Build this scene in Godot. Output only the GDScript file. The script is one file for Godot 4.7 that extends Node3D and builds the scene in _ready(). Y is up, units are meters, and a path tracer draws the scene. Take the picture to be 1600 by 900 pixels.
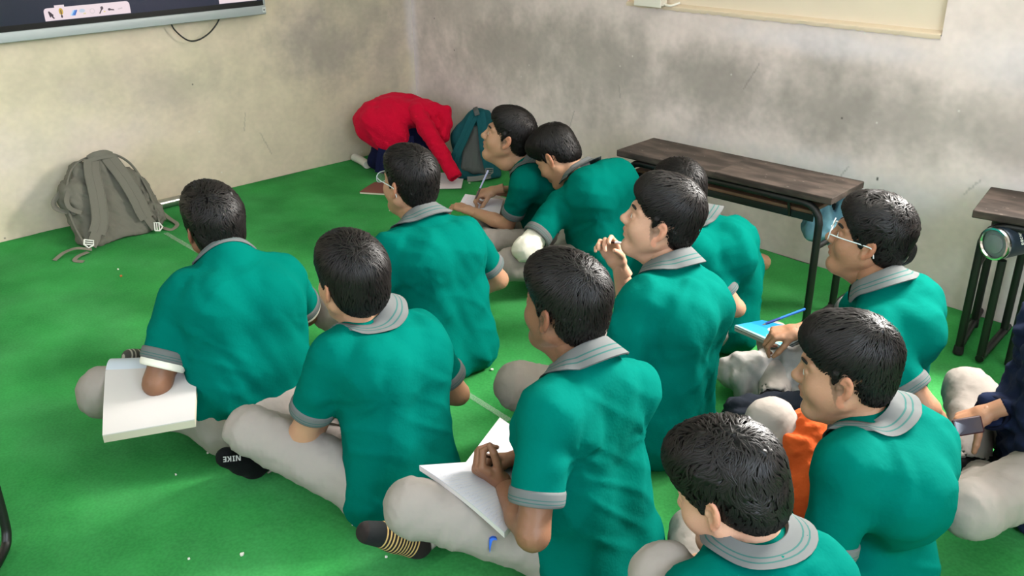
extends Node3D
# A classroom corner: twelve pupils in teal polo shirts sitting on a green carpet and looking up at a wall screen.

# ------------------------------------------------------------------ signed distance field on a grid, meshed as surface nets
class Field:
	var o: Vector3
	var c: float
	var nx: int
	var ny: int
	var nz: int
	var v := PackedFloat32Array()

	func _init(lo: Vector3, hi: Vector3, cell: float):
		o = lo
		c = cell
		nx = int(ceil((hi.x - lo.x) / c)) + 2
		ny = int(ceil((hi.y - lo.y) / c)) + 2
		nz = int(ceil((hi.z - lo.z) / c)) + 2
		v.resize(nx * ny * nz)
		v.fill(1.0)

	func span(lo: Vector3, hi: Vector3) -> PackedInt32Array:
		return PackedInt32Array([clampi(int((lo.x - o.x) / c), 0, nx - 1), clampi(int((lo.y - o.y) / c), 0, ny - 1), clampi(int((lo.z - o.z) / c), 0, nz - 1),
			clampi(int((hi.x - o.x) / c) + 1, 0, nx - 1), clampi(int((hi.y - o.y) / c) + 1, 0, ny - 1), clampi(int((hi.z - o.z) / c) + 1, 0, nz - 1)])

	# tapered capsule; how: 0 joins, 1 takes away, 2 joins with a flat end at b
	func cap(a: Vector3, b: Vector3, ra: float, rb: float, k := 0.02, how := 0) -> void:
		var m := maxf(ra, rb) + k + 2.0 * c
		var mv := Vector3(m, m, m)
		var s := span(a.min(b) - mv, a.max(b) + mv)
		var ba := b - a
		var inv := 1.0 / maxf(ba.length_squared(), 1e-9)
		var dir := ba.normalized()
		for z in range(s[2], s[5] + 1):
			for y in range(s[1], s[4] + 1):
				var i := nx * (y + ny * z) + s[0]
				var p := Vector3(o.x + s[0] * c, o.y + y * c, o.z + z * c) - a
				for x in range(s[0], s[3] + 1):
					var t := clampf(p.dot(ba) * inv, 0.0, 1.0)
					var d := (p - ba * t).length() - lerpf(ra, rb, t)
					if how == 2:
						d = maxf(d, (p - ba).dot(dir))
					var e := v[i]
					if how == 1:
						var h1 := maxf(k - absf(e + d), 0.0)
						v[i] = maxf(e, -d) + h1 * h1 * 0.25 / k
					elif d < e + k:
						var h := maxf(k - absf(e - d), 0.0)
						v[i] = minf(e, d) - h * h * 0.25 / k
					i += 1
					p.x += c

	# ellipsoid with axes in the columns of basis
	func ell(cen: Vector3, b: Basis, r: Vector3, k := 0.02, take := false) -> void:
		var ext := Vector3(absf(b.x.x) * r.x + absf(b.y.x) * r.y + absf(b.z.x) * r.z, absf(b.x.y) * r.x + absf(b.y.y) * r.y + absf(b.z.y) * r.z, absf(b.x.z) * r.x + absf(b.y.z) * r.y + absf(b.z.z) * r.z)
		var mv := ext + Vector3.ONE * (k + 2.0 * c)
		var s := span(cen - mv, cen + mv)
		var bt := b.transposed()
		var ir := Vector3(1.0 / r.x, 1.0 / r.y, 1.0 / r.z)
		var step := bt * Vector3(c, 0, 0)
		for z in range(s[2], s[5] + 1):
			for y in range(s[1], s[4] + 1):
				var i := nx * (y + ny * z) + s[0]
				var q := bt * (Vector3(o.x + s[0] * c, o.y + y * c, o.z + z * c) - cen)
				for x in range(s[0], s[3] + 1):
					var qa := q * ir
					var k0 := qa.length()
					var k1 := maxf((qa * ir).length(), 1e-6)
					var d := k0 * (k0 - 1.0) / k1
					var e := v[i]
					if take:
						var h1 := maxf(k - absf(e + d), 0.0)
						v[i] = maxf(e, -d) + h1 * h1 * 0.25 / k
					elif d < e + k:
						var h := maxf(k - absf(e - d), 0.0)
						v[i] = minf(e, d) - h * h * 0.25 / k
					i += 1
					q += step

	# keeps what lies behind the plane
	func cut(pt: Vector3, n: Vector3, k := 0.004) -> void:
		var i := 0
		for z in nz:
			for y in ny:
				var d := (Vector3(o.x, o.y + y * c, o.z + z * c) - pt).dot(n)
				var dx := n.x * c
				for x in nx:
					var e := v[i]
					if e < 0.2:
						var h := maxf(k - absf(e - d), 0.0)
						v[i] = maxf(e, d) + h * h * 0.25 / k
					i += 1
					d += dx

	func at(p: Vector3) -> float:
		var q := (p - o) / c
		var x := clampi(int(q.x), 0, nx - 2)
		var y := clampi(int(q.y), 0, ny - 2)
		var z := clampi(int(q.z), 0, nz - 2)
		var f := Vector3(clampf(q.x - x, 0, 1), clampf(q.y - y, 0, 1), clampf(q.z - z, 0, 1))
		var i := x + nx * (y + ny * z)
		var j := i + nx * ny
		return lerpf(lerpf(lerpf(v[i], v[i + 1], f.x), lerpf(v[i + nx], v[i + nx + 1], f.x), f.y), lerpf(lerpf(v[j], v[j + 1], f.x), lerpf(v[j + nx], v[j + nx + 1], f.x), f.y), f.z)

	func grad(p: Vector3) -> Vector3:
		var e := c
		return Vector3(at(p + Vector3(e, 0, 0)) - at(p - Vector3(e, 0, 0)), at(p + Vector3(0, e, 0)) - at(p - Vector3(0, e, 0)), at(p + Vector3(0, 0, e)) - at(p - Vector3(0, 0, e))).normalized()

	func onto(p: Vector3, off: float) -> Vector3:
		for k in 3:
			p -= grad(p) * clampf(at(p) - off, -0.03, 0.03)
		return p

	# [vertices, normals, indices]
	func net() -> Array:
		var ids := PackedInt32Array()
		ids.resize(v.size())
		ids.fill(-1)
		var verts := PackedVector3Array()
		var idx := PackedInt32Array()
		var sy := nx
		var sz := nx * ny
		var lim := 3.0 * c
		for z in nz - 1:
			for y in ny - 1:
				var i := nx * (y + ny * z)
				for x in nx - 1:
					var v0 := v[i]
					if v0 < lim and v0 > -lim:
						var v1 := v[i + 1]
						var v2 := v[i + sy]
						var v3 := v[i + sy + 1]
						var v4 := v[i + sz]
						var v5 := v[i + sz + 1]
						var v6 := v[i + sz + sy]
						var v7 := v[i + sz + sy + 1]
						var neg := int(v0 < 0.0) + int(v1 < 0.0) + int(v2 < 0.0) + int(v3 < 0.0) + int(v4 < 0.0) + int(v5 < 0.0) + int(v6 < 0.0) + int(v7 < 0.0)
						if neg > 0 and neg < 8:
							var sum := Vector3.ZERO
							var n := 0
							if (v0 < 0.0) != (v1 < 0.0):
								sum += Vector3(v0 / (v0 - v1), 0, 0); n += 1
							if (v2 < 0.0) != (v3 < 0.0):
								sum += Vector3(v2 / (v2 - v3), 1, 0); n += 1
							if (v4 < 0.0) != (v5 < 0.0):
								sum += Vector3(v4 / (v4 - v5), 0, 1); n += 1
							if (v6 < 0.0) != (v7 < 0.0):
								sum += Vector3(v6 / (v6 - v7), 1, 1); n += 1
							if (v0 < 0.0) != (v2 < 0.0):
								sum += Vector3(0, v0 / (v0 - v2), 0); n += 1
							if (v1 < 0.0) != (v3 < 0.0):
								sum += Vector3(1, v1 / (v1 - v3), 0); n += 1
							if (v4 < 0.0) != (v6 < 0.0):
								sum += Vector3(0, v4 / (v4 - v6), 1); n += 1
							if (v5 < 0.0) != (v7 < 0.0):
								sum += Vector3(1, v5 / (v5 - v7), 1); n += 1
							if (v0 < 0.0) != (v4 < 0.0):
								sum += Vector3(0, 0, v0 / (v0 - v4)); n += 1
							if (v1 < 0.0) != (v5 < 0.0):
								sum += Vector3(1, 0, v1 / (v1 - v5)); n += 1
							if (v2 < 0.0) != (v6 < 0.0):
								sum += Vector3(0, 1, v2 / (v2 - v6)); n += 1
							if (v3 < 0.0) != (v7 < 0.0):
								sum += Vector3(1, 1, v3 / (v3 - v7)); n += 1
							ids[i] = verts.size()
							verts.append(o + (Vector3(x, y, z) + sum / n) * c)
							if x > 0 and y > 0 and z > 0:
								# quads round the three edges that leave this corner
								if (v0 < 0.0) != (v1 < 0.0):
									quad(idx, ids[i - sy - sz], ids[i - sz], ids[i], ids[i - sy], v0 < 0.0)
								if (v0 < 0.0) != (v2 < 0.0):
									quad(idx, ids[i - 1 - sz], ids[i - 1], ids[i], ids[i - sz], v0 < 0.0)
								if (v0 < 0.0) != (v4 < 0.0):
									quad(idx, ids[i - 1 - sy], ids[i - sy], ids[i], ids[i - 1], v0 < 0.0)
					i += 1
		return [verts, Field.normals(verts, idx), idx]

	static func quad(idx: PackedInt32Array, a: int, b: int, d: int, e: int, flip: bool) -> void:
		if a < 0 or b < 0 or d < 0 or e < 0:
			return
		if flip:
			idx.append_array(PackedInt32Array([a, d, b, a, e, d]))
		else:
			idx.append_array(PackedInt32Array([a, b, d, a, d, e]))

	static func normals(verts: PackedVector3Array, idx: PackedInt32Array) -> PackedVector3Array:
		var nrm := PackedVector3Array()
		nrm.resize(verts.size())
		for t in range(0, idx.size(), 3):
			var a := idx[t]
			var b := idx[t + 1]
			var d := idx[t + 2]
			var n := (verts[d] - verts[a]).cross(verts[b] - verts[a])
			nrm[a] += n
			nrm[b] += n
			nrm[d] += n
		for i in nrm.size():
			nrm[i] = nrm[i].normalized()
		return nrm


# ------------------------------------------------------------------ a plain triangle collector for swept, lathed and bevelled shapes
class Geo:
	var p := PackedVector3Array()
	var uv := PackedVector2Array()
	var ix := PackedInt32Array()
	var col := PackedColorArray()
	var flat := false

	func grid(rows: Array, close_u := false, uvs: Array = []) -> void:
		# rows of points joined into a sheet
		var base := p.size()
		var w: int = rows[0].size()
		for r in rows.size():
			for q in w:
				p.append(rows[r][q])
				uv.append(uvs[r][q] if uvs.size() else Vector2(float(q) / maxf(1, w - 1), float(r) / maxf(1, rows.size() - 1)))
		for r in rows.size() - 1:
			for q in (w if close_u else w - 1):
				var q2 := (q + 1) % w
				ix.append_array(PackedInt32Array([base + r * w + q, base + r * w + q2, base + (r + 1) * w + q2, base + r * w + q, base + (r + 1) * w + q2, base + (r + 1) * w + q]))

	func fan(ring: PackedVector3Array, back := false) -> void:
		var base := p.size()
		var mid := Vector3.ZERO
		for q in ring:
			mid += q
		p.append(mid / ring.size())
		uv.append(Vector2(0.5, 0.5))
		for q in ring.size():
			p.append(ring[q])
			uv.append(Vector2(0.5 + 0.5 * cos(TAU * q / ring.size()), 0.5 + 0.5 * sin(TAU * q / ring.size())))
		for q in ring.size():
			var a := base + 1 + q
			var b := base + 1 + (q + 1) % ring.size()
			ix.append_array(PackedInt32Array([base, b, a] if back else [base, a, b]))

	# a tube (or a strap: wide and thin) along a path; up hints at the wide side's normal
	func tube(path: PackedVector3Array, ra: float, rb := -1.0, sides := 8, up := Vector3.UP, taper := PackedFloat32Array(), power := 1.0) -> void:
		if rb < 0:
			rb = ra
		var rows := []
		var n := path.size()
		var frame_n := up
		for i in n:
			var t := (path[mini(i + 1, n - 1)] - path[maxi(i - 1, 0)]).normalized()
			var side := t.cross(frame_n)
			if side.length() < 0.05:
				side = t.cross(Vector3(0.31, 0.2, 0.93))
			side = side.normalized()
			var nn := side.cross(t).normalized()
			if up == Vector3.UP:
				frame_n = nn
			var f := taper[i] if taper.size() == n else 1.0
			var ring := PackedVector3Array()
			for k in sides:
				var a := -TAU * (k + 0.5) / sides
				var cx := cos(a)
				var sx := sin(a)
				if power != 1.0:
					cx = signf(cx) * pow(absf(cx), power)
					sx = signf(sx) * pow(absf(sx), power)
				ring.append(path[i] + (side * cx * ra + nn * sx * rb) * f)
			rows.append(ring)
		grid(rows, true)
		fan(rows[0], true)
		fan(rows[n - 1])

	func lathe(prof: PackedVector2Array, origin: Vector3, axis: Vector3, sides := 32, squash := 1.0, ref := Vector3(0.3, 0.2, 0.93)) -> void:
		# prof: (radius, height along axis)
		var a := axis.normalized()
		var s := a.cross(ref).normalized()
		var t := s.cross(a)
		var rows := []
		for q in prof:
			var ring := PackedVector3Array()
			for k in sides:
				var g := TAU * k / sides
				ring.append(origin + a * q.y + (s * cos(g) * squash + t * sin(g)) * q.x)
			rows.append(ring)
		grid(rows, true)

	# box with chamfered edges
	func box(xf: Transform3D, size: Vector3, bevel := 0.003) -> void:
		var h := size * 0.5
		bevel = minf(bevel, minf(h.x, minf(h.y, h.z)) * 0.49)
		var cut_ := [[h - Vector3(0, bevel, bevel)], [h - Vector3(bevel, 0, bevel)], [h - Vector3(bevel, bevel, 0)]]
		var rows := []
		# rounded-rectangle rings from bottom to top in z
		for lv in [[-h.z, bevel], [-h.z + bevel, 0.0], [h.z - bevel, 0.0], [h.z, bevel]]:
			var e: float = lv[1]
			var hx := h.x - e
			var hy := h.y - e
			var b := bevel
			rows.append(PackedVector3Array([xf * Vector3(hx - b, -hy, lv[0]), xf * Vector3(-hx + b, -hy, lv[0]), xf * Vector3(-hx, -hy + b, lv[0]), xf * Vector3(-hx, hy - b, lv[0]),
				xf * Vector3(-hx + b, hy, lv[0]), xf * Vector3(hx - b, hy, lv[0]), xf * Vector3(hx, hy - b, lv[0]), xf * Vector3(hx, -hy + b, lv[0])]))
		grid(rows, true)
		fan(rows[0], true)
		fan(rows[3])

	func add(other: Array, xf := Transform3D()) -> void:
		# arrays as Field.net gives them
		var base := p.size()
		var vs: PackedVector3Array = other[0]
		for q in vs:
			p.append(xf * q)
			uv.append(Vector2.ZERO)
		var ii: PackedInt32Array = other[2]
		for q in ii:
			ix.append(base + q)

	func mesh(smooth := true, angle := 50.0) -> ArrayMesh:
		var st := SurfaceTool.new()
		st.begin(Mesh.PRIMITIVE_TRIANGLES)
		if smooth:
			# split vertices where faces meet at a sharp angle
			var fn := PackedVector3Array()
			var at := {}
			for t in range(0, ix.size(), 3):
				var n := (p[ix[t + 2]] - p[ix[t]]).cross(p[ix[t + 1]] - p[ix[t]])
				fn.append(n)
				for k in 3:
					var key := Vector3i((p[ix[t + k]] * 20000.0).round())
					if not at.has(key):
						at[key] = PackedInt32Array()
					at[key].append(t / 3)
			var lim := cos(deg_to_rad(angle))
			var unit := PackedVector3Array()
			for n in fn:
				unit.append(n.normalized())
			for t in range(0, ix.size(), 3):
				var me := unit[t / 3]
				if me == Vector3.ZERO:
					continue
				for k in 3:
					var q := ix[t + k]
					var s := Vector3.ZERO
					for f in at[Vector3i((p[q] * 20000.0).round())]:
						if unit[f].dot(me) > lim:
							s += fn[f]
					st.set_normal(s.normalized())
					st.set_uv(uv[q])
					if col.size():
						st.set_color(col[q])
					st.add_vertex(p[q])
		else:
			for t in range(0, ix.size(), 3):
				var n := (p[ix[t + 2]] - p[ix[t]]).cross(p[ix[t + 1]] - p[ix[t]]).normalized()
				for k in 3:
					st.set_normal(n)
					st.set_uv(uv[ix[t + k]])
					st.add_vertex(p[ix[t + k]])
		return st.commit()


# ------------------------------------------------------------------ naming and tagging
var taken := {}
var mats := {}

func numbered(called: String) -> String:
	if not taken.has(called):
		taken[called] = 0
		return called
	taken[called] += 1
	return "%s_%03d" % [called, taken[called]]

func thing(called: String, label: String, category: String, where := Vector3.ZERO, group := "") -> Node3D:
	var n := Node3D.new()
	n.name = numbered(called)
	add_child(n)
	n.position = where
	return tag(n, label, category, group)

func tag(n: Node3D, label: String, category: String, group := "") -> Node3D:
	n.set_meta("label", label)
	n.set_meta("category", category)
	if group:
		n.set_meta("group", group)
	return n

func put(called: String, m: Mesh, mat: Material, parent: Node3D = null) -> MeshInstance3D:
	var o := MeshInstance3D.new()
	o.name = called if parent else numbered(called)
	o.mesh = m
	o.material_override = null
	for s in m.get_surface_count():
		m.surface_set_material(s, mat)
	o.cast_shadow = GeometryInstance3D.SHADOW_CASTING_SETTING_ON
	(parent if parent else self).add_child(o, true)
	return o

# world-space geometry under a thing that stands elsewhere
func part(called: String, m: Mesh, mat: Material, parent: Node3D) -> MeshInstance3D:
	var o := put(called, m, mat, parent)
	o.transform = parent_world(parent).affine_inverse()
	return o

func parent_world(n: Node3D) -> Transform3D:
	var t := n.transform
	var q := n.get_parent()
	while q is Node3D and q != self:
		t = q.transform * t
		q = q.get_parent()
	return t

func structure(called: String, m: Mesh, mat: Material, parent: Node3D = null) -> MeshInstance3D:
	var o := put(called, m, mat, parent)
	if parent == null:
		o.set_meta("kind", "structure")
	return o

func arrays_mesh(a: Array, cols := PackedColorArray(), uvs := PackedVector2Array()) -> ArrayMesh:
	var s := []
	s.resize(Mesh.ARRAY_MAX)
	s[Mesh.ARRAY_VERTEX] = a[0]
	s[Mesh.ARRAY_NORMAL] = a[1]
	s[Mesh.ARRAY_INDEX] = a[2]
	if cols.size():
		s[Mesh.ARRAY_COLOR] = cols
	if uvs.size():
		s[Mesh.ARRAY_TEX_UV] = uvs
	var m := ArrayMesh.new()
	m.add_surface_from_arrays(Mesh.PRIMITIVE_TRIANGLES, s)
	return m

static func curve(pts: Array, per := 8) -> PackedVector3Array:
	# Catmull-Rom through the points
	var r := PackedVector3Array()
	var n := pts.size()
	for i in n - 1:
		var a: Vector3 = pts[maxi(i - 1, 0)]
		var b: Vector3 = pts[i]
		var d: Vector3 = pts[i + 1]
		var e: Vector3 = pts[mini(i + 2, n - 1)]
		for k in per:
			var t := float(k) / per
			r.append(0.5 * (2.0 * b + (d - a) * t + (2.0 * a - 5.0 * b + 4.0 * d - e) * t * t + (3.0 * b - a - 3.0 * d + e) * t * t * t))
	r.append(pts[n - 1])
	return r

# ------------------------------------------------------------------ materials
func noise_of(kind: int, freq: float, octaves := 3, sd := 1) -> FastNoiseLite:
	var n := FastNoiseLite.new()
	n.noise_type = kind
	n.frequency = freq
	n.fractal_octaves = octaves
	n.seed = sd
	return n

func bump_texture(freq: float, size := 256, octaves := 3, kind := FastNoiseLite.TYPE_SIMPLEX, sd := 3) -> NoiseTexture2D:
	var t := NoiseTexture2D.new()
	t.width = size
	t.height = size
	t.seamless = true
	t.noise = noise_of(kind, freq, octaves, sd)
	return t

func mat(key: String, color: Color, rough := 0.8, metal := 0.0) -> StandardMaterial3D:
	if mats.has(key):
		return mats[key]
	var m := StandardMaterial3D.new()
	m.resource_name = key
	m.albedo_color = color
	m.roughness = rough
	m.metallic = metal
	mats[key] = m
	return m

func cloth(key: String, color: Color, tex: Texture2D, scale: float, depth: float, sheen := 0.25) -> StandardMaterial3D:
	if mats.has(key):
		return mats[key]
	var m := mat(key, color, 0.92)
	m.metallic_specular = 0.25
	m.uv1_triplanar = true
	m.uv1_scale = Vector3.ONE * scale
	m.heightmap_enabled = true
	m.heightmap_texture = tex
	m.heightmap_scale = depth
	if sheen > 0.0:
		m.rim_enabled = true
		m.rim = sheen
		m.rim_tint = 0.7
	return m

func _ready() -> void:
	# ---------------- camera, sky, light, exposure
	var cam := Camera3D.new()
	cam.name = "camera"
	cam.fov = 35.75
	cam.near = 0.05
	cam.far = 60.0
	cam.transform = Transform3D(Basis(Vector3(0.67419, -0.01478, -0.73841), Vector3(-0.29587, 0.91066, -0.28837), Vector3(0.6767, 0.41289, 0.60959)), Vector3(4.8193, 1.6, 3.5146))
	add_child(cam)
	var env := Environment.new()
	env.background_mode = Environment.BG_SKY
	var sky := Sky.new()
	var sm := ProceduralSkyMaterial.new()
	sm.sky_top_color = Color(0.55, 0.68, 0.85)
	sm.sky_horizon_color = Color(0.85, 0.88, 0.9)
	sm.ground_bottom_color = Color(0.35, 0.33, 0.3)
	sm.ground_horizon_color = Color(0.7, 0.7, 0.68)
	sky.sky_material = sm
	env.sky = sky
	env.background_energy_multiplier = 1.0
	env.tonemap_mode = Environment.TONE_MAPPER_LINEAR
	env.tonemap_exposure = 1.0
	env.sdfgi_enabled = true
	env.ssao_enabled = true
	env.ssil_enabled = true
	var we := WorldEnvironment.new()
	we.name = "world_environment"
	we.environment = env
	add_child(we)
	# daylight that comes in at the windows: one in the side wall right of the picture, two behind the photographer
	daylight("window_light", Vector3(4.125, 1.925, -0.21), Vector3(0, -0.15, 1), Vector2(0.9, 1.0), Color(1.0, 0.985, 0.96), 42.0)
	daylight("window_light", Vector3(6.42, 1.9, 3.4), Vector3(-1, -0.25, 0), Vector2(1.8, 1.2), Color(0.88, 0.94, 1.0), 12.0)
	daylight("window_light", Vector3(3.4, 1.9, 6.1), Vector3(0, -0.25, -1), Vector2(2.2, 1.2), Color(0.92, 0.95, 1.0), 5.5)
	materials()
	room()
	cast = people()
	built.resize(cast.size())
	heads.append(head_field(0.003, 1.0).net())
	heads.append(head_field(0.003, 1.1).net())
	var k := 0
	for s in HAIR:
		k += 1
		var ha := hair_arrays(s, 40 + k)
		hairs[s] = arrays_mesh(ha, ha[3])
	var job := WorkerThreadPool.add_group_task(build_person, cast.size())
	WorkerThreadPool.wait_for_group_task_completion(job)
	for i in cast.size():
		person(i)
	wall_screen()
	furniture()
	grey_backpack()
	corner_things()
	lap_things()
	litter()

func daylight(called: String, at: Vector3, towards: Vector3, size: Vector2, c: Color, energy: float) -> void:
	var l := AreaLight3D.new()
	l.name = numbered(called)
	l.area_size = size
	l.light_color = c
	l.light_energy = energy
	l.area_range = 14.0
	l.shadow_enabled = true
	l.area_normalize_energy = true
	add_child(l)
	l.look_at_from_position(at, at + towards, Vector3.UP)

# ------------------------------------------------------------------ heads
const SKIN := [Color(0.42, 0.225, 0.135), Color(0.33, 0.165, 0.095), Color(0.52, 0.29, 0.19), Color(0.215, 0.1, 0.058)]

# x to the person's left, y up, z forward; the origin lies between the ears
func head_field(cell: float, full: float) -> Field:
	var f := Field.new(Vector3(-0.11, -0.17, -0.12), Vector3(0.11, 0.135, 0.135), cell)
	var I := Basis()
	f.cap(Vector3(0, -0.03, -0.025), Vector3(0, -0.095, -0.03), 0.05, 0.046, 0.03)
	f.ell(Vector3(0, 0.032, -0.012), I, Vector3(0.073, 0.084, 0.092), 0.03)
	f.ell(Vector3(0, -0.02, 0.03), I, Vector3(0.062 * full, 0.085, 0.058), 0.03)
	for s in [-1.0, 1.0]:
		f.cap(Vector3(s * 0.052 * full, -0.045, 0.0), Vector3(s * 0.016, -0.098, 0.066), 0.022, 0.019, 0.025)
		f.ell(Vector3(s * 0.036 * full, -0.03, 0.058), I, Vector3(0.026, 0.028, 0.026), 0.03)
	f.cap(Vector3(-0.008, -0.1, 0.073), Vector3(0.008, -0.1, 0.073), 0.017, 0.017, 0.02)
	f.cap(Vector3(0, -0.1, 0.05), Vector3(0, -0.115, -0.01), 0.03, 0.035, 0.03)
	for s in [-1.0, 1.0]:
		f.ell(Vector3(s * 0.032, 0.002, 0.099), I, Vector3(0.019, 0.014, 0.016), 0.016, true)
		f.cap(Vector3(s * 0.008, 0.024, 0.087), Vector3(s * 0.048, 0.026, 0.066), 0.011, 0.009, 0.014)
		f.ell(Vector3(s * 0.031, 0.001, 0.0765), I, Vector3(0.0155, 0.0135, 0.0125), 0.005)
		f.cap(Vector3(s * 0.019, 0.007, 0.0875), Vector3(s * 0.043, 0.007, 0.0815), 0.0035, 0.003, 0.004)
		f.cap(Vector3(s * 0.019, -0.006, 0.0865), Vector3(s * 0.043, -0.006, 0.0795), 0.003, 0.003, 0.004)
	# nose
	f.cap(Vector3(0, 0.02, 0.086), Vector3(0, -0.026, 0.107), 0.0085, 0.0115, 0.012)
	f.ell(Vector3(0, -0.027, 0.109), I, Vector3(0.011, 0.0105, 0.011), 0.01)
	for s in [-1.0, 1.0]:
		f.ell(Vector3(s * 0.0125, -0.031, 0.098), I, Vector3(0.0085, 0.0085, 0.0115), 0.008)
		f.ell(Vector3(s * 0.007, -0.0395, 0.104), I, Vector3(0.004, 0.004, 0.005), 0.003, true)
	# mouth
	f.ell(Vector3(0, -0.058, 0.08), I, Vector3(0.027, 0.02, 0.018), 0.016)
	f.cap(Vector3(-0.019, -0.061, 0.089), Vector3(0.0, -0.0555, 0.0965), 0.004, 0.0062, 0.006)
	f.cap(Vector3(0.019, -0.061, 0.089), Vector3(0.0, -0.0555, 0.0965), 0.004, 0.0062, 0.006)
	f.cap(Vector3(-0.013, -0.069, 0.091), Vector3(0.013, -0.069, 0.091), 0.0065, 0.0065, 0.006)
	f.cap(Vector3(-0.023, -0.0635, 0.0905), Vector3(0.023, -0.0635, 0.0905), 0.0014, 0.0014, 0.003, 1)
	f.cap(Vector3(-0.012, -0.0635, 0.098), Vector3(0.012, -0.0635, 0.098), 0.0018, 0.0018, 0.003, 1)
	f.ell(Vector3(0, -0.084, 0.1), I, Vector3(0.018, 0.007, 0.012), 0.01, true)
	# ears
	for s in [-1.0, 1.0]:
		var b := Basis(Vector3.UP, s * -0.42) * Basis(Vector3.RIGHT, -0.25)
		var c := Vector3(s * 0.0775, -0.002, -0.006)
		f.ell(c, b, Vector3(0.0075, 0.031, 0.0195), 0.006)
		f.ell(c + b * Vector3(s * 0.0085, -0.004, 0.003), b, Vector3(0.0075, 0.0165, 0.0105), 0.004, true)
		f.ell(c + b * Vector3(s * 0.0085, 0.014, -0.002), b, Vector3(0.006, 0.008, 0.0105), 0.004, true)
		f.ell(c + b * Vector3(s * 0.002, -0.005, 0.0135), b, Vector3(0.005, 0.006, 0.005), 0.004)
		f.ell(c + b * Vector3(0.0, -0.03, 0.004), b, Vector3(0.006, 0.009, 0.009), 0.006)
	return f

# base colours only: lips, the pigment of a shaved side and brows' ground
func head_colors(a: Array, skin: Color, fade: float) -> PackedColorArray:
	var r := PackedColorArray()
	var lip := Color(skin.r * 0.92, skin.g * 0.66, skin.b * 0.68)
	var stub := skin.lerp(Color(0.03, 0.024, 0.02), 0.72)
	var warm := Color(minf(skin.r * 1.12, 1), skin.g * 0.88, skin.b * 0.85)
	for p: Vector3 in a[0]:
		var c := skin
		var m := Vector2(p.x / 0.021, (p.y + 0.0625) / 0.0105).length()
		if p.z > 0.08 and m < 1.3:
			c = c.lerp(lip, clampf((1.3 - m) / 0.4, 0, 1))
		if absf(p.x) > 0.079 and p.z < 0.02:
			c = c.lerp(warm, 0.8)
		elif fade > 0.0:
			# closely cut hair on the sides and the nape
			var edge := p.y + 0.4 * (p.z + 0.01) + 0.05
			if p.z < 0.028 and p.z < 0.02 + 0.3 * (p.y + 0.02):
				c = c.lerp(stub, fade * clampf(edge / 0.05, 0, 1))
		r.append(c)
	return r

# what sets one head of hair apart from another: top volume, side volume, quiff, strand length, curl, sweep
const HAIR := {
	"short": {"top": 0.016, "side": 0.007, "quiff": 0.008, "lock": 0.03, "curl": 0.25, "n": 4600, "sweep": 0.4, "w": 0.0014},
	"mop": {"top": 0.02, "side": 0.013, "quiff": 0.012, "lock": 0.05, "curl": 0.08, "n": 4600, "sweep": 0.2, "w": 0.0014},
	"wavy": {"top": 0.024, "side": 0.012, "quiff": 0.022, "lock": 0.034, "curl": 0.8, "n": 4600, "sweep": 0.7, "w": 0.0018},
	"sleek": {"fade": 0.8, "top": 0.018, "side": 0.007, "quiff": 0.014, "lock": 0.042, "curl": 0.12, "n": 4600, "sweep": 1.0, "w": 0.0014},
	"undercut": {"top": 0.022, "side": 0.005, "quiff": 0.026, "fade": 1.0, "lock": 0.045, "curl": 0.1, "n": 4600, "sweep": 1.0, "w": 0.0014},
}

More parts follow.
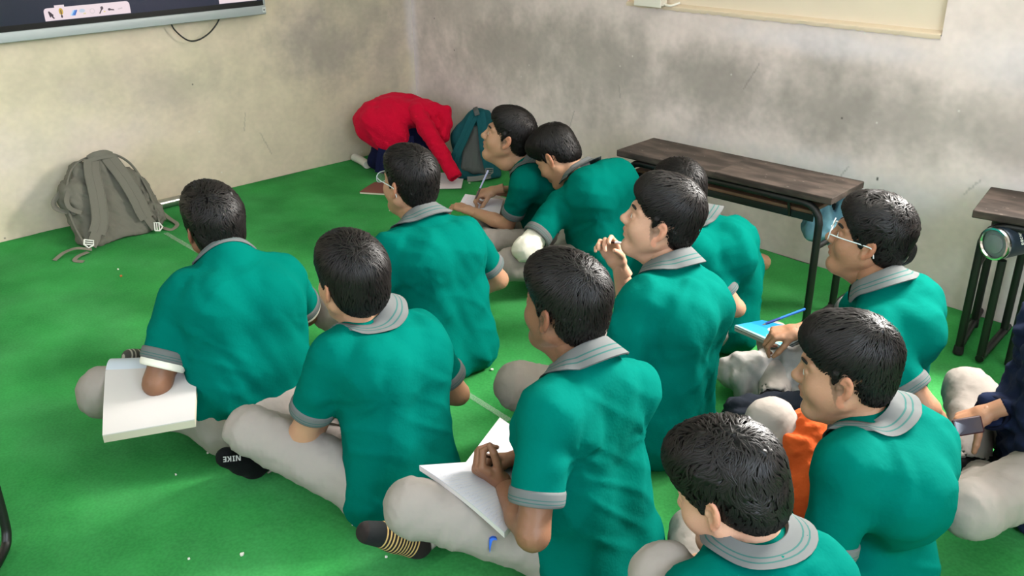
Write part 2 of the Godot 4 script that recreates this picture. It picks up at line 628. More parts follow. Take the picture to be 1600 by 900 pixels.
func hair_arrays(style: String, sd: int) -> Array:
	var h: Dictionary = HAIR[style]
	var I := Basis()
	var f := Field.new(Vector3(-0.125, -0.13, -0.15), Vector3(0.125, 0.175, 0.15), 0.0045)
	var sd_: float = h.side
	var tp: float = h.top
	f.ell(Vector3(0, 0.035 + tp * 0.5, -0.014), I, Vector3(0.073 + sd_, 0.085 + tp * 0.6, 0.094 + sd_ * 0.9), 0.02)
	f.ell(Vector3(0.012 * h.sweep, 0.072, 0.012), I, Vector3(0.066 + sd_ * 0.8, 0.045 + tp, 0.075 + float(h.quiff) * 0.4), 0.02)
	f.ell(Vector3(0.01 * h.sweep, 0.088, 0.045), I, Vector3(0.055, 0.024 + float(h.quiff), 0.042 + float(h.quiff) * 0.5), 0.02)
	f.ell(Vector3(0, -0.008, -0.05), I, Vector3(0.06 + sd_, 0.068, 0.05 + sd_), 0.02)
	# the face, the nape and the ears stay free
	f.ell(Vector3(0, -0.042, 0.1), I, Vector3(0.11, 0.112, 0.078), 0.008, true)
	f.cut(Vector3(0, -0.026, 0.0), Vector3(0, -0.88, 0.47).normalized(), 0.01)
	for s in [-1.0, 1.0]:
		f.cap(Vector3(s * 0.0745, 0.03, 0.014), Vector3(s * 0.073, 0.0, 0.016), 0.009, 0.005, 0.008)
		f.ell(Vector3(s * 0.094, -0.01, -0.008), I, Vector3(0.024, 0.036, 0.024), 0.006, true)
	if h.has("fade"):
		# clipped sides: only stubble is left round the ears
		for s in [-1.0, 1.0]:
			f.ell(Vector3(s * 0.118, -0.03, -0.012), I, Vector3(0.055, 0.07 * float(h.fade), 0.08), 0.006, true)
	var cap_ := f.net()
	var rng := RandomNumberGenerator.new()
	rng.seed = sd
	var waves := noise_of(FastNoiseLite.TYPE_SIMPLEX, 16.0, 2, sd)
	var clump := noise_of(FastNoiseLite.TYPE_SIMPLEX, 45.0, 2, sd + 5)
	var vs: PackedVector3Array = cap_[0]
	var ns: PackedVector3Array = cap_[1]
	# the cap itself is combed into ridges
	for i in vs.size():
		vs[i] += ns[i] * (clump.get_noise_3d(vs[i].x, vs[i].y * 0.5, vs[i].z * 0.4) * 0.005 + waves.get_noise_3d(vs[i].x * 1.6, vs[i].y, vs[i].z) * 0.011 * float(h.curl) * clampf(vs[i].y / 0.06, 0.0, 1.0) - 0.002)
	cap_[0] = vs
	cap_[1] = Field.normals(vs, cap_[2])
	var out_v := vs.duplicate()
	var out_n: PackedVector3Array = cap_[1].duplicate()
	var out_i: PackedInt32Array = cap_[2].duplicate()
	var out_c := flat_colors(out_v.size(), Color(0.4, 0.39, 0.38))
	var crown := Vector3(0.014, 0.12, -0.062)
	var steps := 6
	for k in int(h.n):
		var r := rng.randi() % vs.size()
		var p := vs[r]
		if p.y < -0.05 and rng.randf() < 0.5:
			continue
		var n0 := ns[r]
		var away := p - crown
		var flow := away - n0 * away.dot(n0)
		# the front is combed sideways, the rest falls away from the crown
		var fr := clampf((p.z + 0.01) / 0.08, 0, 1) * clampf((p.y - 0.03) / 0.05, 0, 1)
		flow = flow.normalized().lerp(Vector3(0.9, 0.25, 0.45), fr * float(h.sweep) * 0.75)
		var up := clampf((p.y - 0.02) / 0.07, 0.0, 1.0)
		# the whorl is tousled, not a perfect star
		var near := exp(-away.length_squared() / 0.0018)
		flow += Vector3(rng.randf_range(-1, 1), rng.randf_range(-0.3, 0.3), rng.randf_range(-1, 1)) * (0.25 + 1.2 * near)
		var ln: float = lerpf(0.016, h.lock, up) * rng.randf_range(0.7, 1.25)
		if style == "undercut" or style == "short" or style == "sleek":
			ln *= lerpf(0.55, 1.0, up)
		var lift := lerpf(0.0008, 0.003, up) * rng.randf_range(0.3, 1.6)
		var q := p
		var dir := flow.normalized()
		var pts := PackedVector3Array()
		var nn := PackedVector3Array()
		for i in steps:
			var t := float(i) / (steps - 1)
			var g := f.grad(q)
			var prof := lift * sin(PI * minf(t * 1.15, 1.0)) - 0.002 * (1.0 - t) + 0.0012
			pts.append(q + g * (prof - f.at(q)))
			nn.append(g)
			var wv := Vector3(waves.get_noise_3dv(q * 1.0), waves.get_noise_3dv(q + Vector3(7, 3, 1)), waves.get_noise_3dv(q + Vector3(2, 9, 4)))
			dir = (dir + wv * float(h.curl) + Vector3(0, -0.06, 0)).normalized()
			dir = (dir - g * dir.dot(g)).normalized()
			q += dir * ln / (steps - 1)
		var w: float = float(h.w) * (0.6 if near > 0.3 else 1.0) * rng.randf_range(0.7, 1.4)
		var base := out_v.size()
		var sh := rng.randf_range(0.55, 1.0)
		out_c.append_array(flat_colors(steps * 3, Color(sh, sh * rng.randf_range(0.92, 1.0), sh * rng.randf_range(0.84, 1.0))))
		for i in steps:
			var t := float(i) / (steps - 1)
			var along := (pts[mini(i + 1, steps - 1)] - pts[maxi(i - 1, 0)]).normalized()
			var side := along.cross(nn[i]).normalized()
			var ww := w * (1.0 - pow(t, 2.5)) + 0.0002
			out_v.append_array(PackedVector3Array([pts[i] + side * ww, pts[i] + nn[i] * ww * 0.8, pts[i] - side * ww]))
			out_n.append_array(PackedVector3Array([(side * 0.45 + nn[i]).normalized(), nn[i], (nn[i] - side * 0.45).normalized()]))
		for i in steps - 1:
			var b := base + i * 3
			for e in 2:
				out_i.append_array(PackedInt32Array([b + e, b + e + 4, b + e + 3, b + e, b + e + 1, b + e + 4]))
	return [out_v, out_n, out_i, out_c]


# ------------------------------------------------------------------ hands: x to the thumb, y out of the back of the hand, z along the fingers
func hand_field(side: float, curl: Array, thumb: Array, spread := 0.07) -> Array:
	# curl: four fingers of three bends in degrees; thumb: [out, down, bend, bend]
	var f := Field.new(Vector3(-0.1, -0.11, -0.05), Vector3(0.1, 0.05, 0.21), 0.003)
	var S := Vector3(side, 1, 1)
	var bits := []
	bits.append([Vector3(-0.022, 0, 0.018), Vector3(-0.027, -0.001, 0.072), 0.0125, 0.0115, 0.014])
	bits.append([Vector3(-0.004, 0.001, 0.012), Vector3(-0.005, 0.002, 0.078), 0.0145, 0.012, 0.014])
	bits.append([Vector3(0.014, 0.001, 0.015), Vector3(0.02, 0.001, 0.076), 0.0145, 0.0118, 0.014])
	bits.append([Vector3(0.009, 0, -0.045), Vector3(0.008, 0, 0.015), 0.0205, 0.0165, 0.016])
	bits.append([Vector3(-0.009, 0, -0.045), Vector3(-0.01, 0, 0.015), 0.0205, 0.0165, 0.016])
	bits.append([Vector3(0.02, -0.008, 0.012), Vector3(0.024, -0.01, 0.042), 0.0145, 0.013, 0.014])
	var base := [Vector3(0.027, 0.001, 0.079), Vector3(0.009, 0.002, 0.084), Vector3(-0.0095, 0.001, 0.081), Vector3(-0.027, -0.001, 0.072)]
	var lens := [[0.041, 0.024, 0.019], [0.045, 0.027, 0.02], [0.042, 0.025, 0.019], [0.032, 0.019, 0.017]]
	for k in 4:
		var p: Vector3 = base[k]
		var yaw := (1.5 - k) * spread
		var pitch := 0.0
		var r := [0.0092, 0.0082, 0.0074, 0.0062] if k < 3 else [0.0082, 0.0073, 0.0066, 0.0056]
		var back := p - Vector3(0, 0.001, 0.02)
		bits.append([back, p, 0.01, r[0], 0.008])
		for s in 3:
			pitch += deg_to_rad(curl[k][s])
			var d := Vector3(sin(yaw) * cos(pitch), -sin(pitch), cos(yaw) * cos(pitch))
			var q: Vector3 = p + d * float(lens[k][s])
			bits.append([p, q, r[s], r[s + 1], 0.0025])
			p = q
	var tp := Vector3(0.027, -0.009, 0.03)
	var yaw2 := deg_to_rad(thumb[0])
	var pit2 := deg_to_rad(thumb[1])
	var tl := [0.034, 0.028, 0.022]
	var tr := [0.0125, 0.0108, 0.0098, 0.0075]
	for s in 3:
		if s > 0:
			yaw2 -= deg_to_rad(thumb[1 + s])
		var d := Vector3(sin(yaw2) * cos(pit2), -sin(pit2), cos(yaw2) * cos(pit2))
		var q: Vector3 = tp + d * float(tl[s])
		bits.append([tp, q, tr[s], tr[s + 1], 0.006 if s == 0 else 0.003])
		tp = q
	for b in bits:
		f.cap(b[0] * S, b[1] * S, b[2], b[3], b[4])
	return f.net()

const CURLS := {
	"rest": [[[18, 30, 18], [24, 34, 20], [30, 36, 20], [34, 36, 20]], [38, 25, 10, 15]],
	"pen": [[[48, 42, 12], [52, 55, 25], [60, 70, 35], [64, 75, 40]], [22, 42, 10, 12]],
	"raised": [[[35, 48, 22], [48, 58, 30], [40, 50, 30], [36, 45, 25]], [20, 50, 6, 10]],
	"clasp": [[[62, 62, 28], [66, 64, 28], [68, 64, 28], [70, 64, 28]], [30, 30, 10, 15]],
	"grab": [[[32, 50, 30], [36, 52, 30], [40, 52, 30], [44, 52, 30]], [42, 48, 8, 10]],
}

# ------------------------------------------------------------------ one seated pupil: everything here is arrays, computed on a worker thread
func wrinkle(a: Array, nz: FastNoiseLite, b: Basis, s: Vector3, amp: float, lo := -1.0, calm: Array = []) -> void:
	# cloth folds: noise stretched along the pull of the cloth moves the surface in and out
	var vs: PackedVector3Array = a[0]
	var ns: PackedVector3Array = a[1]
	for i in vs.size():
		var q := b.transposed() * vs[i] * s
		var w := amp
		for e: Vector3 in calm:
			w *= smoothstep(0.05, 0.11, vs[i].distance_to(e))
		vs[i] += ns[i] * w * maxf(nz.get_noise_3dv(q), lo)
	a[0] = vs
	a[1] = Field.normals(vs, a[2])

func facing(yaw: float, pitch: float, roll := 0.0) -> Basis:
	var y := deg_to_rad(yaw)
	var p := deg_to_rad(pitch)
	var z := Vector3(cos(y) * cos(p), sin(p), sin(y) * cos(p))
	var x := Vector3.UP.cross(z).normalized()
	var b := Basis(x, z.cross(x).normalized(), z)
	return b * Basis(Vector3(0, 0, 1), deg_to_rad(roll))

func add_arrays(into: Array, other: Array, xf: Transform3D, cols: PackedColorArray, mirrored := false) -> void:
	var v: PackedVector3Array = into[0]
	var n: PackedVector3Array = into[1]
	var ix: PackedInt32Array = into[2]
	var c: PackedColorArray = into[3]
	var base := v.size()
	var nb := xf.basis.inverse().transposed()
	for p: Vector3 in other[0]:
		v.append(xf * p)
	for q: Vector3 in other[1]:
		n.append((nb * q).normalized())
	for i: int in other[2]:
		ix.append(base + i)
	c.append_array(cols)
	into[0] = v
	into[1] = n
	into[2] = ix
	into[3] = c

func flat_colors(n: int, c: Color) -> PackedColorArray:
	var r := PackedColorArray()
	r.resize(n)
	r.fill(c)
	return r

var heads := []
var hairs := {}
var cast := []
var built := []

func build_person(which: int) -> void:
	var d: Dictionary = cast[which]
	var j: Dictionary = d.j
	var g: float = d.get("g", 1.0)
	var res := {}
	var up: Vector3 = (j.nek - j.pel).normalized()
	var left: Vector3 = j.shL - j.shR
	left = (left - up * left.dot(up)).normalized()
	var fwd := left.cross(up)
	var T := Basis(left, up, fwd)
	var skin: Color = SKIN[d.get("skin", 0)]
	var hb: Basis = facing(d.head[0], d.head[1], d.head[2] if d.head.size() > 2 else 0.0)
	var hs: Vector3 = d.get("hs", Vector3.ONE)
	var hx := Transform3D(hb * Basis.from_scale(hs), j.hed + hb * Vector3(0, -0.035, 0.012))
	res.head = hx
	# ---- the bounds of all joints
	var lo := Vector3.INF
	var hi := -Vector3.INF
	for k in j:
		lo = lo.min(j[k])
		hi = hi.max(j[k])
	# ---- body
	var f := Field.new(lo - Vector3.ONE * 0.14, hi + Vector3.ONE * 0.14, 0.011)
	f.cap(j.pel, j.spi, 0.09, 0.08, 0.03)
	f.cap(j.spi, j.che, 0.08, 0.085, 0.03)
	f.cap(j.che, j.nek - up * 0.03, 0.085, 0.05, 0.03)
	f.cap(j.nek - up * 0.06, j.nek, 0.054, 0.051, 0.02)
	f.cap(j.nek, hx * Vector3(0, -0.075, -0.026), 0.051, 0.049, 0.02)
	for s in ["L", "R"]:
		f.cap(j.che, j["sh" + s], 0.06, 0.045, 0.03)
		f.cap(j["sh" + s], j["el" + s], 0.043 * g, 0.036 * g, 0.02)
		var el: Vector3 = j["el" + s]
		var wr: Vector3 = j["wr" + s]
		f.cap(el, el.lerp(wr, 0.35), 0.0365 * g, 0.037 * g, 0.012)
		f.cap(el.lerp(wr, 0.35), wr, 0.037 * g, 0.0225, 0.015)
		f.cap(j["hi" + s], j["kn" + s], 0.07, 0.05, 0.03)
		f.cap(j["kn" + s], j["an" + s], 0.048, 0.032, 0.02)
		f.cap(j["an" + s], j["to" + s], 0.03, 0.025, 0.02)
	var body := f.net()
	body.append(flat_colors(body[0].size(), skin))
	var hd: Array = heads[d.get("face", 0)]
	add_arrays(body, hd, hx, head_colors(hd, skin, d.get("fade", 0.0)))
	for s in ["L", "R"]:
		var hand: Dictionary = d.get("hand" + s, {})
		if hand.get("off", false):
			continue
		var fd: Vector3 = hand.get("dir", (j["wr" + s] - j["el" + s])).normalized()
		var bk: Vector3 = hand.get("back", Vector3.UP)
		var hxf := Transform3D(Basis(bk.cross(fd).normalized(), fd.cross(bk.cross(fd)).normalized(), fd), j["wr" + s])
		hxf.basis = hxf.basis * Basis.from_scale(Vector3.ONE * float(hand.get("s", 0.93)))
		res["hand" + s] = hxf
		var pose: Array = CURLS[hand.get("pose", "rest")]
		var ha := hand_field(1.0 if s == "R" else -1.0, pose[0], pose[1])
		add_arrays(body, ha, hxf, flat_colors(ha[0].size(), skin))
	res.body = body
	# ---- shirt
	var nz := noise_of(FastNoiseLite.TYPE_SIMPLEX, 1.0, 2, 11 + which * 7)
	var jacket: bool = d.get("jacket", false)
	var puff := 0.022 if jacket else 0.0
	var sf := Field.new(j.pel.min(j.nek).min(j.shL).min(j.shR).min(j.elL).min(j.elR) - Vector3.ONE * 0.17, j.pel.max(j.nek).max(j.shL).max(j.shR).max(j.elL).max(j.elR) + Vector3.ONE * 0.17, 0.0095)
	for s in [1.0, -1.0]:
		var n: String = "L" if s > 0 else "R"
		var a: Vector3 = j.pel + left * s * 0.066 * g - up * (0.035 - float(d.get("hem_up", 0.0))) - fwd * (0.014 - 0.1 * float(d.get("hem_up", 0.0)))
		var b: Vector3 = j.spi + left * s * 0.054 * g
		var c: Vector3 = j.che + left * s * 0.068 * g - fwd * 0.004
		sf.cap(a, b, (0.116 - 0.12 * float(d.get("hem_up", 0.0))) * g + puff, 0.098 * g + puff, 0.05)
		sf.cap(b, c, 0.098 * g + puff, 0.1 * g + puff, 0.05)
		var sh: Vector3 = j["sh" + n]
		sf.cap(c, sh - left * s * 0.022 - up * 0.012, 0.092 * g + puff, 0.055 + puff * 0.6, 0.06)
		sf.cap(j.nek - up * 0.05 - fwd * 0.004, sh - left * s * 0.012 - up * 0.004, 0.05, 0.05 + puff * 0.5, 0.045)
	sf.cap(j.che + up * 0.03, j.nek - up * 0.044 - fwd * 0.006, 0.08 * g, 0.055, 0.04)
	if d.has("hem"):
		for s in ["L", "R"]:
			sf.cap(j["hi" + s], j["hi" + s].lerp(j["kn" + s], d.hem), 0.118 * g, 0.104 * g, 0.05)
	if d.has("belly"):
		sf.ell(j.spi + fwd * 0.05 - up * 0.02, T, Vector3(0.13, 0.12, 0.11) * float(d.belly), 0.05)
	var cuffs := []
	for s in [1.0, -1.0]:
		var n: String = "L" if s > 0 else "R"
		var sh: Vector3 = j["sh" + n]
		var el: Vector3 = j["el" + n]
		var fr: float = d.get("sleeve", 0.74)
		var end := sh.lerp(el, fr)
		var rr: float = d.get("cuff", 0.058) * g
		if jacket:
			sf.cap(sh, el, 0.07, 0.062, 0.04)
			var wr: Vector3 = j["wr" + n]
			sf.cap(el, el.lerp(wr, 0.9), 0.062, 0.045, 0.03, 2)
			cuffs.append([n, el.lerp(wr, 0.9), (wr - el).normalized(), 0.044])
			continue
		var loose := sf.at(end) > 0.0
		sf.cap(sh, end, 0.059 * g, rr, 0.035, 2)
		# a hollow sleeve end
		var dir := (el - sh).normalized()
		if loose:
			sf.cap(end - dir * 0.004, end + dir * 0.004, rr - 0.016, rr - 0.014, 0.003, 1)
		cuffs.append([n, end, dir, rr])
	if not jacket:
		for n in ["L", "R"]:
			sf.cap(j.nek - up * 0.03, j["sh" + n] + up * float(d.get("trap", -0.012)) - left * (0.02 if n == "L" else -0.02), 0.056, 0.05, 0.05)
	if d.has("neck_up"):
		sf.cap(j.che + up * 0.05, j.nek + up * float(d.neck_up), 0.07, 0.057, 0.05)
	# neck opening
	var na: Vector3 = (hx * Vector3(0, -0.075, -0.026) - j.nek).normalized().slerp(up, d.get("collar_up", 0.4))
	sf.cut(Vector3(0, 0.012, 0), Vector3.DOWN, 0.01)
	var shirt := sf.net()
	var calm := [j.nek]
	for q in cuffs:
		calm.append(q[1])
	# long soft folds that fall from the shoulders, and sharper ones that pull across the back
	wrinkle(shirt, nz, T * Basis(Vector3(0, 0, 1), 0.45 if which % 2 else -0.4), Vector3(8, 1.8, 5), 0.0085, -0.5, calm)
	var rz := noise_of(FastNoiseLite.TYPE_SIMPLEX, 1.0, 1, 77 + which * 3)
	rz.fractal_type = FastNoiseLite.FRACTAL_RIDGED
	wrinkle(shirt, rz, T * Basis(Vector3(0, 0, 1), 0.75), Vector3(6.5, 1.8, 4.5), 0.0048, -0.1, calm)
	wrinkle(shirt, rz, T * Basis(Vector3(0, 0, 1), -0.95), Vector3(7.5, 2.2, 5), 0.0035, 0.0, calm)
	for k in 2:
		# gathers that radiate from the armpits
		var n: String = "LR"[k]
		var pit: Vector3 = j["sh" + n] - up * 0.1 - left * (0.035 if k == 0 else -0.035)
		var vs: PackedVector3Array = shirt[0]
		var ns: PackedVector3Array = shirt[1]
		for i in vs.size():
			var q := vs[i] - pit
			var w := exp(-q.length_squared() / 0.018)
			if w > 0.03:
				var an := atan2(q.dot(up), q.dot(left))
				vs[i] += ns[i] * 0.0028 * w * smoothstep(0.02, 0.06, q.length()) * sin(an * 7.0 + which)
		shirt[0] = vs
		shirt[1] = Field.normals(vs, shirt[2])
	if jacket:
		wrinkle(shirt, nz, T, Vector3(8, 16, 8), 0.016)
	res.shirt = shirt
	res.cuffs = cuffs
	# ---- collar: rises from the neck, folds over and lies on the shoulders
	if not jacket:
		var nk: Vector3 = j.nek + na * (0.004 + float(d.get("collar_lift", 0.0)))
		var e1 := (fwd - na * fwd.dot(na)).normalized()
		var e2 := na.cross(e1)
		var rows := []
		var uvs := []
		var steps := 44
		var big: float = d.get("collar", 1.0)
		for k in steps + 1:
			var ph := lerpf(0.22, TAU - 0.22, float(k) / steps)
			var e := e1 * cos(ph) + e2 * sin(ph)
			var backness := 0.5 - 0.5 * cos(ph)
			var top := (0.014 + 0.02 * backness) * minf(big, 1.0)
			var path := [nk + na * (top - 0.035) + e * 0.0595, nk + na * top + e * 0.0605, nk + na * (top + 0.0045) + e * 0.0635]
			var ul := [0.0, 0.05, 0.1]
			var p: Vector3 = nk + na * (top + 0.003) + e * 0.0675
			path.append(p)
			ul.append(0.16)
			# the fall slides down over the shirt, pushed off wherever it would dip into it
			var len_ := (0.05 + 0.012 * backness + 0.012 * exp(-pow((absf(ph - PI) - 2.7) / 0.25, 2.0))) * big
			var under := []
			for q in 6:
				var dn := (e * 0.55 - na * 0.85).normalized()
				var gr := sf.grad(p)
				if sf.at(p) < 0.02 and gr.length() > 0.5:
					dn = (dn - gr * dn.dot(gr)).normalized()
				p += dn * len_ / 6.0
				for z in 3:
					var d0 := sf.at(p)
					if d0 < 0.0075:
						p += (sf.grad(p) + e * 0.4 + na * 0.4).normalized() * (0.0078 - d0)
				path.append(p)
				ul.append(0.16 + 0.84 * (q + 1) / 6.0)
			var lastp: Vector3 = path[path.size() - 1]
			var tow := (nk - lastp).normalized()
			path.append(lastp + tow * 0.004 - na * 0.003)
			path.append(path[path.size() - 4] - e * 0.004 - na * 0.002)
			path.append(nk + na * (top - 0.004) + e * 0.063)
			ul.append_array([1.0, 0.6, 0.2])
			rows.append(PackedVector3Array(path))
			var ur := []
			for w in ul:
				ur.append(Vector2(float(k) / steps * 6.0, w))
			uvs.append(ur)
		res.collar = [rows, uvs]
	# ---- trousers
	var tf := Field.new(j.pel.min(j.knL).min(j.knR).min(j.anL).min(j.anR) - Vector3.ONE * 0.17, j.pel.max(j.knL).max(j.knR).max(j.anL).max(j.anR) + Vector3.ONE * 0.15, 0.0105)
	tf.cap(j.hiL - up * 0.015, j.hiR - up * 0.015, 0.092 * g, 0.092 * g, 0.03)
	tf.cap(j.pel, j.spi - up * 0.04, 0.095 * g, 0.08 * g, 0.03)
	if d.has("hem_up"):
		tf.cap(j.hiL - up * 0.02 - fwd * 0.02, j.hiR - up * 0.02 - fwd * 0.02, 0.112 * g, 0.112 * g, 0.03)
	for s in ["L", "R"]:
		var an: Vector3 = j["an" + s]
		var kn: Vector3 = j["kn" + s]
		tf.cap(j["hi" + s], kn, 0.089 * g, 0.068 * g, 0.04)
		var shin := (an - kn).normalized()
		var stop := an - shin * 0.02
		tf.cap(kn, stop, 0.066 * g, 0.05, 0.02, 2)
		tf.cap(stop - shin * 0.02, stop + shin * 0.05, 0.041, 0.041, 0.003, 1)
	tf.cut(Vector3(0, 0.004, 0), Vector3.DOWN, 0.01)
	var tr := tf.net()
	wrinkle(tr, nz, Basis(Vector3.UP, 0.6), Vector3(9, 9, 9), 0.005, -0.5)
	for s in ["L", "R"]:
		# creases that run round the thigh, deepest at the knee and the groin
		var kn: Vector3 = j["kn" + s]
		var ax: Vector3 = (kn - j["hi" + s]).normalized()
		var vs: PackedVector3Array = tr[0]
		var ns: PackedVector3Array = tr[1]
		for i in vs.size():
			var q := vs[i] - kn
			var l := q.length()
			var w := exp(-l * l / 0.035) + 0.7 * exp(-(vs[i] - j["hi" + s]).length_squared() / 0.03)
			if w > 0.05:
				vs[i] += ns[i] * 0.0075 * w * (0.3 - absf(nz.get_noise_3dv(Vector3(q.dot(ax) * 17.0, q.y * 4.0, q.cross(ax).y * 5.0))))
		tr[0] = vs
		tr[1] = Field.normals(vs, tr[2])
	res.trousers = tr
	if d.has("mark"):
		# a printed mark lies on the cloth: its outline is pressed onto the trousers
		var ring := PackedVector3Array()
		var low := PackedVector3Array()
		for q: Vector2 in d.mark.shape:
			var p: Vector3 = d.mark.at + d.mark.x * q.x + d.mark.y * q.y
			p = tf.onto(p, 0.0)
			ring.append(p)
		res.mark = ring
		res.mark_n = tf.grad(d.mark.at)
	# ---- socks
	for s in ["L", "R"]:
		var an: Vector3 = j["an" + s]
		var to: Vector3 = j["to" + s]
		var kn: Vector3 = j["kn" + s]
		var dir := (to - an).normalized()
		var foot := Field.new(an.min(to) - Vector3.ONE * 0.14, an.max(to) + Vector3.ONE * 0.14, 0.008)
		var shin := (an - kn).normalized()
		var heel := an - dir * 0.035 + shin * 0.02
		foot.cap(an - shin * 0.09, an, 0.038, 0.037, 0.02)
		foot.cap(heel, an.lerp(to, 0.4), 0.034, 0.036, 0.025)
		foot.cap(an.lerp(to, 0.4), to, 0.037, 0.029, 0.025)
		var fa := foot.net()
		var uv := PackedVector2Array()
		for p: Vector3 in fa[0]:
			var u := (p - an).dot(dir) / 0.2 + 0.25
			uv.append(Vector2(u if u > 0.0 else fposmod(u, 0.736), 0.5))
		res["sock" + s] = [fa, uv]
	# an under-sleeve that shows beyond the shirt's sleeve
	if d.has("under"):
		var uw := []
		for s in d.under:
			var el: Vector3 = j["el" + s]
			var sh: Vector3 = j["sh" + s]
			var wr: Vector3 = j["wr" + s]
			if d.under[s] <= 1.0:
				res.bands = res.get("bands", [])
				res.bands.append([sh.lerp(el, d.under[s]), (el - sh).normalized(), 0.0535 * g])
				continue
			var uf := Field.new(sh.min(el).min(wr) - Vector3.ONE * 0.1, sh.max(el).max(wr) + Vector3.ONE * 0.1, 0.008)
			var to: float = d.under[s]
			if to > 1.0:
				uf.cap(sh.lerp(el, 0.62), el, 0.046 * g, 0.052 * g, 0.02)
				uf.cap(el, el.lerp(wr, to - 1.0), 0.053 * g, 0.04, 0.02, 2)
			var ua := uf.net()
			wrinkle(ua, nz, T, Vector3(14, 22, 14), 0.006 if to > 1.0 else 0.001)
			uw.append(ua)
		res.under = uw
	built[which] = res

func cuff_mesh(end: Vector3, dir: Vector3, r: float) -> ArrayMesh:
	var g := Geo.new()
	var prof := PackedVector2Array([Vector2(r - 0.007, -0.03), Vector2(r - 0.006, 0.0), Vector2(r - 0.002, 0.0025), Vector2(r + 0.002, 0.001), Vector2(r + 0.0045, -0.006), Vector2(r + 0.0045, -0.026), Vector2(r + 0.003, -0.031), Vector2(r - 0.003, -0.033)])
	g.lathe(prof, end, dir, 36)
	for i in g.uv.size():
		# v runs along the sleeve so that the knitted stripes can follow it
		var h := (g.p[i] - end).dot(dir)
		g.uv[i] = Vector2(g.uv[i].x * 6.0, clampf((h + 0.033) / 0.035, 0, 1))
	return g.mesh(true, 70.0)

func eye_mesh(side: float) -> ArrayMesh:
	# eyeballs with an iris and a pupil as rings of colour
	var vs := PackedVector3Array()
	var ns := PackedVector3Array()
	var ix := PackedInt32Array()
	var cs := PackedColorArray()
	for s in [side]:
		var cen := Vector3(s * 0.031, 0.0005, 0.0785)
		var ax := Vector3(s * 0.12, 0.02, 1.0).normalized()
		var a1 := ax.cross(Vector3.UP).normalized()
		var a2 := a1.cross(ax)
		var base := vs.size()
		var rings := [0.0, 0.16, 0.19, 0.42, 0.47, 0.8, 1.2, 1.6]
		for r: float in rings:
			for k in 20:
				var q := ax * cos(r) + (a1 * cos(TAU * k / 20) + a2 * sin(TAU * k / 20)) * sin(r)
				vs.append(cen + q * 0.0122)
				ns.append(q)
				cs.append(Color(0.01, 0.008, 0.006) if r < 0.17 else (Color(0.05, 0.022, 0.01) if r < 0.45 else Color(0.72, 0.68, 0.63)))
		for r in rings.size() - 1:
			for k in 20:
				var a := base + r * 20 + k
				var b := base + r * 20 + (k + 1) % 20
				ix.append_array(PackedInt32Array([a, b + 20, b, a, a + 20, b + 20]))
	return arrays_mesh([vs, ns, ix], cs)

func brow_mesh(side: float) -> ArrayMesh:
	var g := Geo.new()
	for s in [side]:
		var path := curve([Vector3(s * 0.011, 0.0235, 0.0975), Vector3(s * 0.026, 0.029, 0.0935), Vector3(s * 0.04, 0.0285, 0.0835), Vector3(s * 0.052, 0.021, 0.0665)], 5)
		var tp := PackedFloat32Array()
		for i in path.size():
			tp.append(sin(PI * (0.12 + 0.8 * i / (path.size() - 1.0))))
		g.tube(path, 0.0024, 0.0045, 8, Vector3(0, 1, 0.1), tp)
	return g.mesh()

# spectacles in the head's own space
func glasses(parent: Node3D, xf: Transform3D, frame: Material, lens: Material) -> void:
	var node := Node3D.new()
	node.name = "spectacles"
	parent.add_child(node, true)
	node.transform = parent_world(parent).affine_inverse() * xf
	var fr := Geo.new()
	for s in [-1.0, 1.0]:
		var gl := Geo.new()
		var ring := PackedVector3Array()
		var face := PackedVector3Array()
		for k in 37:
			var a := TAU * k / 36.0
			var cx := signf(cos(a)) * pow(absf(cos(a)), 0.75)
			var cy := signf(sin(a)) * pow(absf(sin(a)), 0.75)
			var p := Vector3(s * 0.034 + cx * 0.025, 0.0 + cy * 0.019, 0.111 - 0.1 * pow(absf(s * 0.034 + cx * 0.025), 1.5))
			ring.append(p)
			if k < 36:
				face.append(p)
		fr.tube(ring, 0.0016, 0.0016, 6)
		gl.fan(face, s > 0)
		put("lens", gl.mesh(), lens, node)
		var temple := curve([Vector3(s * 0.059, 0.004, 0.109 - 0.1 * pow(0.059, 1.5)), Vector3(s * 0.072, 0.006, 0.075), Vector3(s * 0.081, 0.008, 0.01), Vector3(s * 0.084, 0.004, -0.014), Vector3(s * 0.083, -0.02, -0.026)], 6)
		fr.tube(temple, 0.0013, 0.0018, 6)
	fr.tube(curve([Vector3(-0.01, 0.006, 0.111), Vector3(0, 0.009, 0.1135), Vector3(0.01, 0.006, 0.111)], 4), 0.0014, 0.0014, 6)
	put("spectacle_frame", fr.mesh(), frame, node)

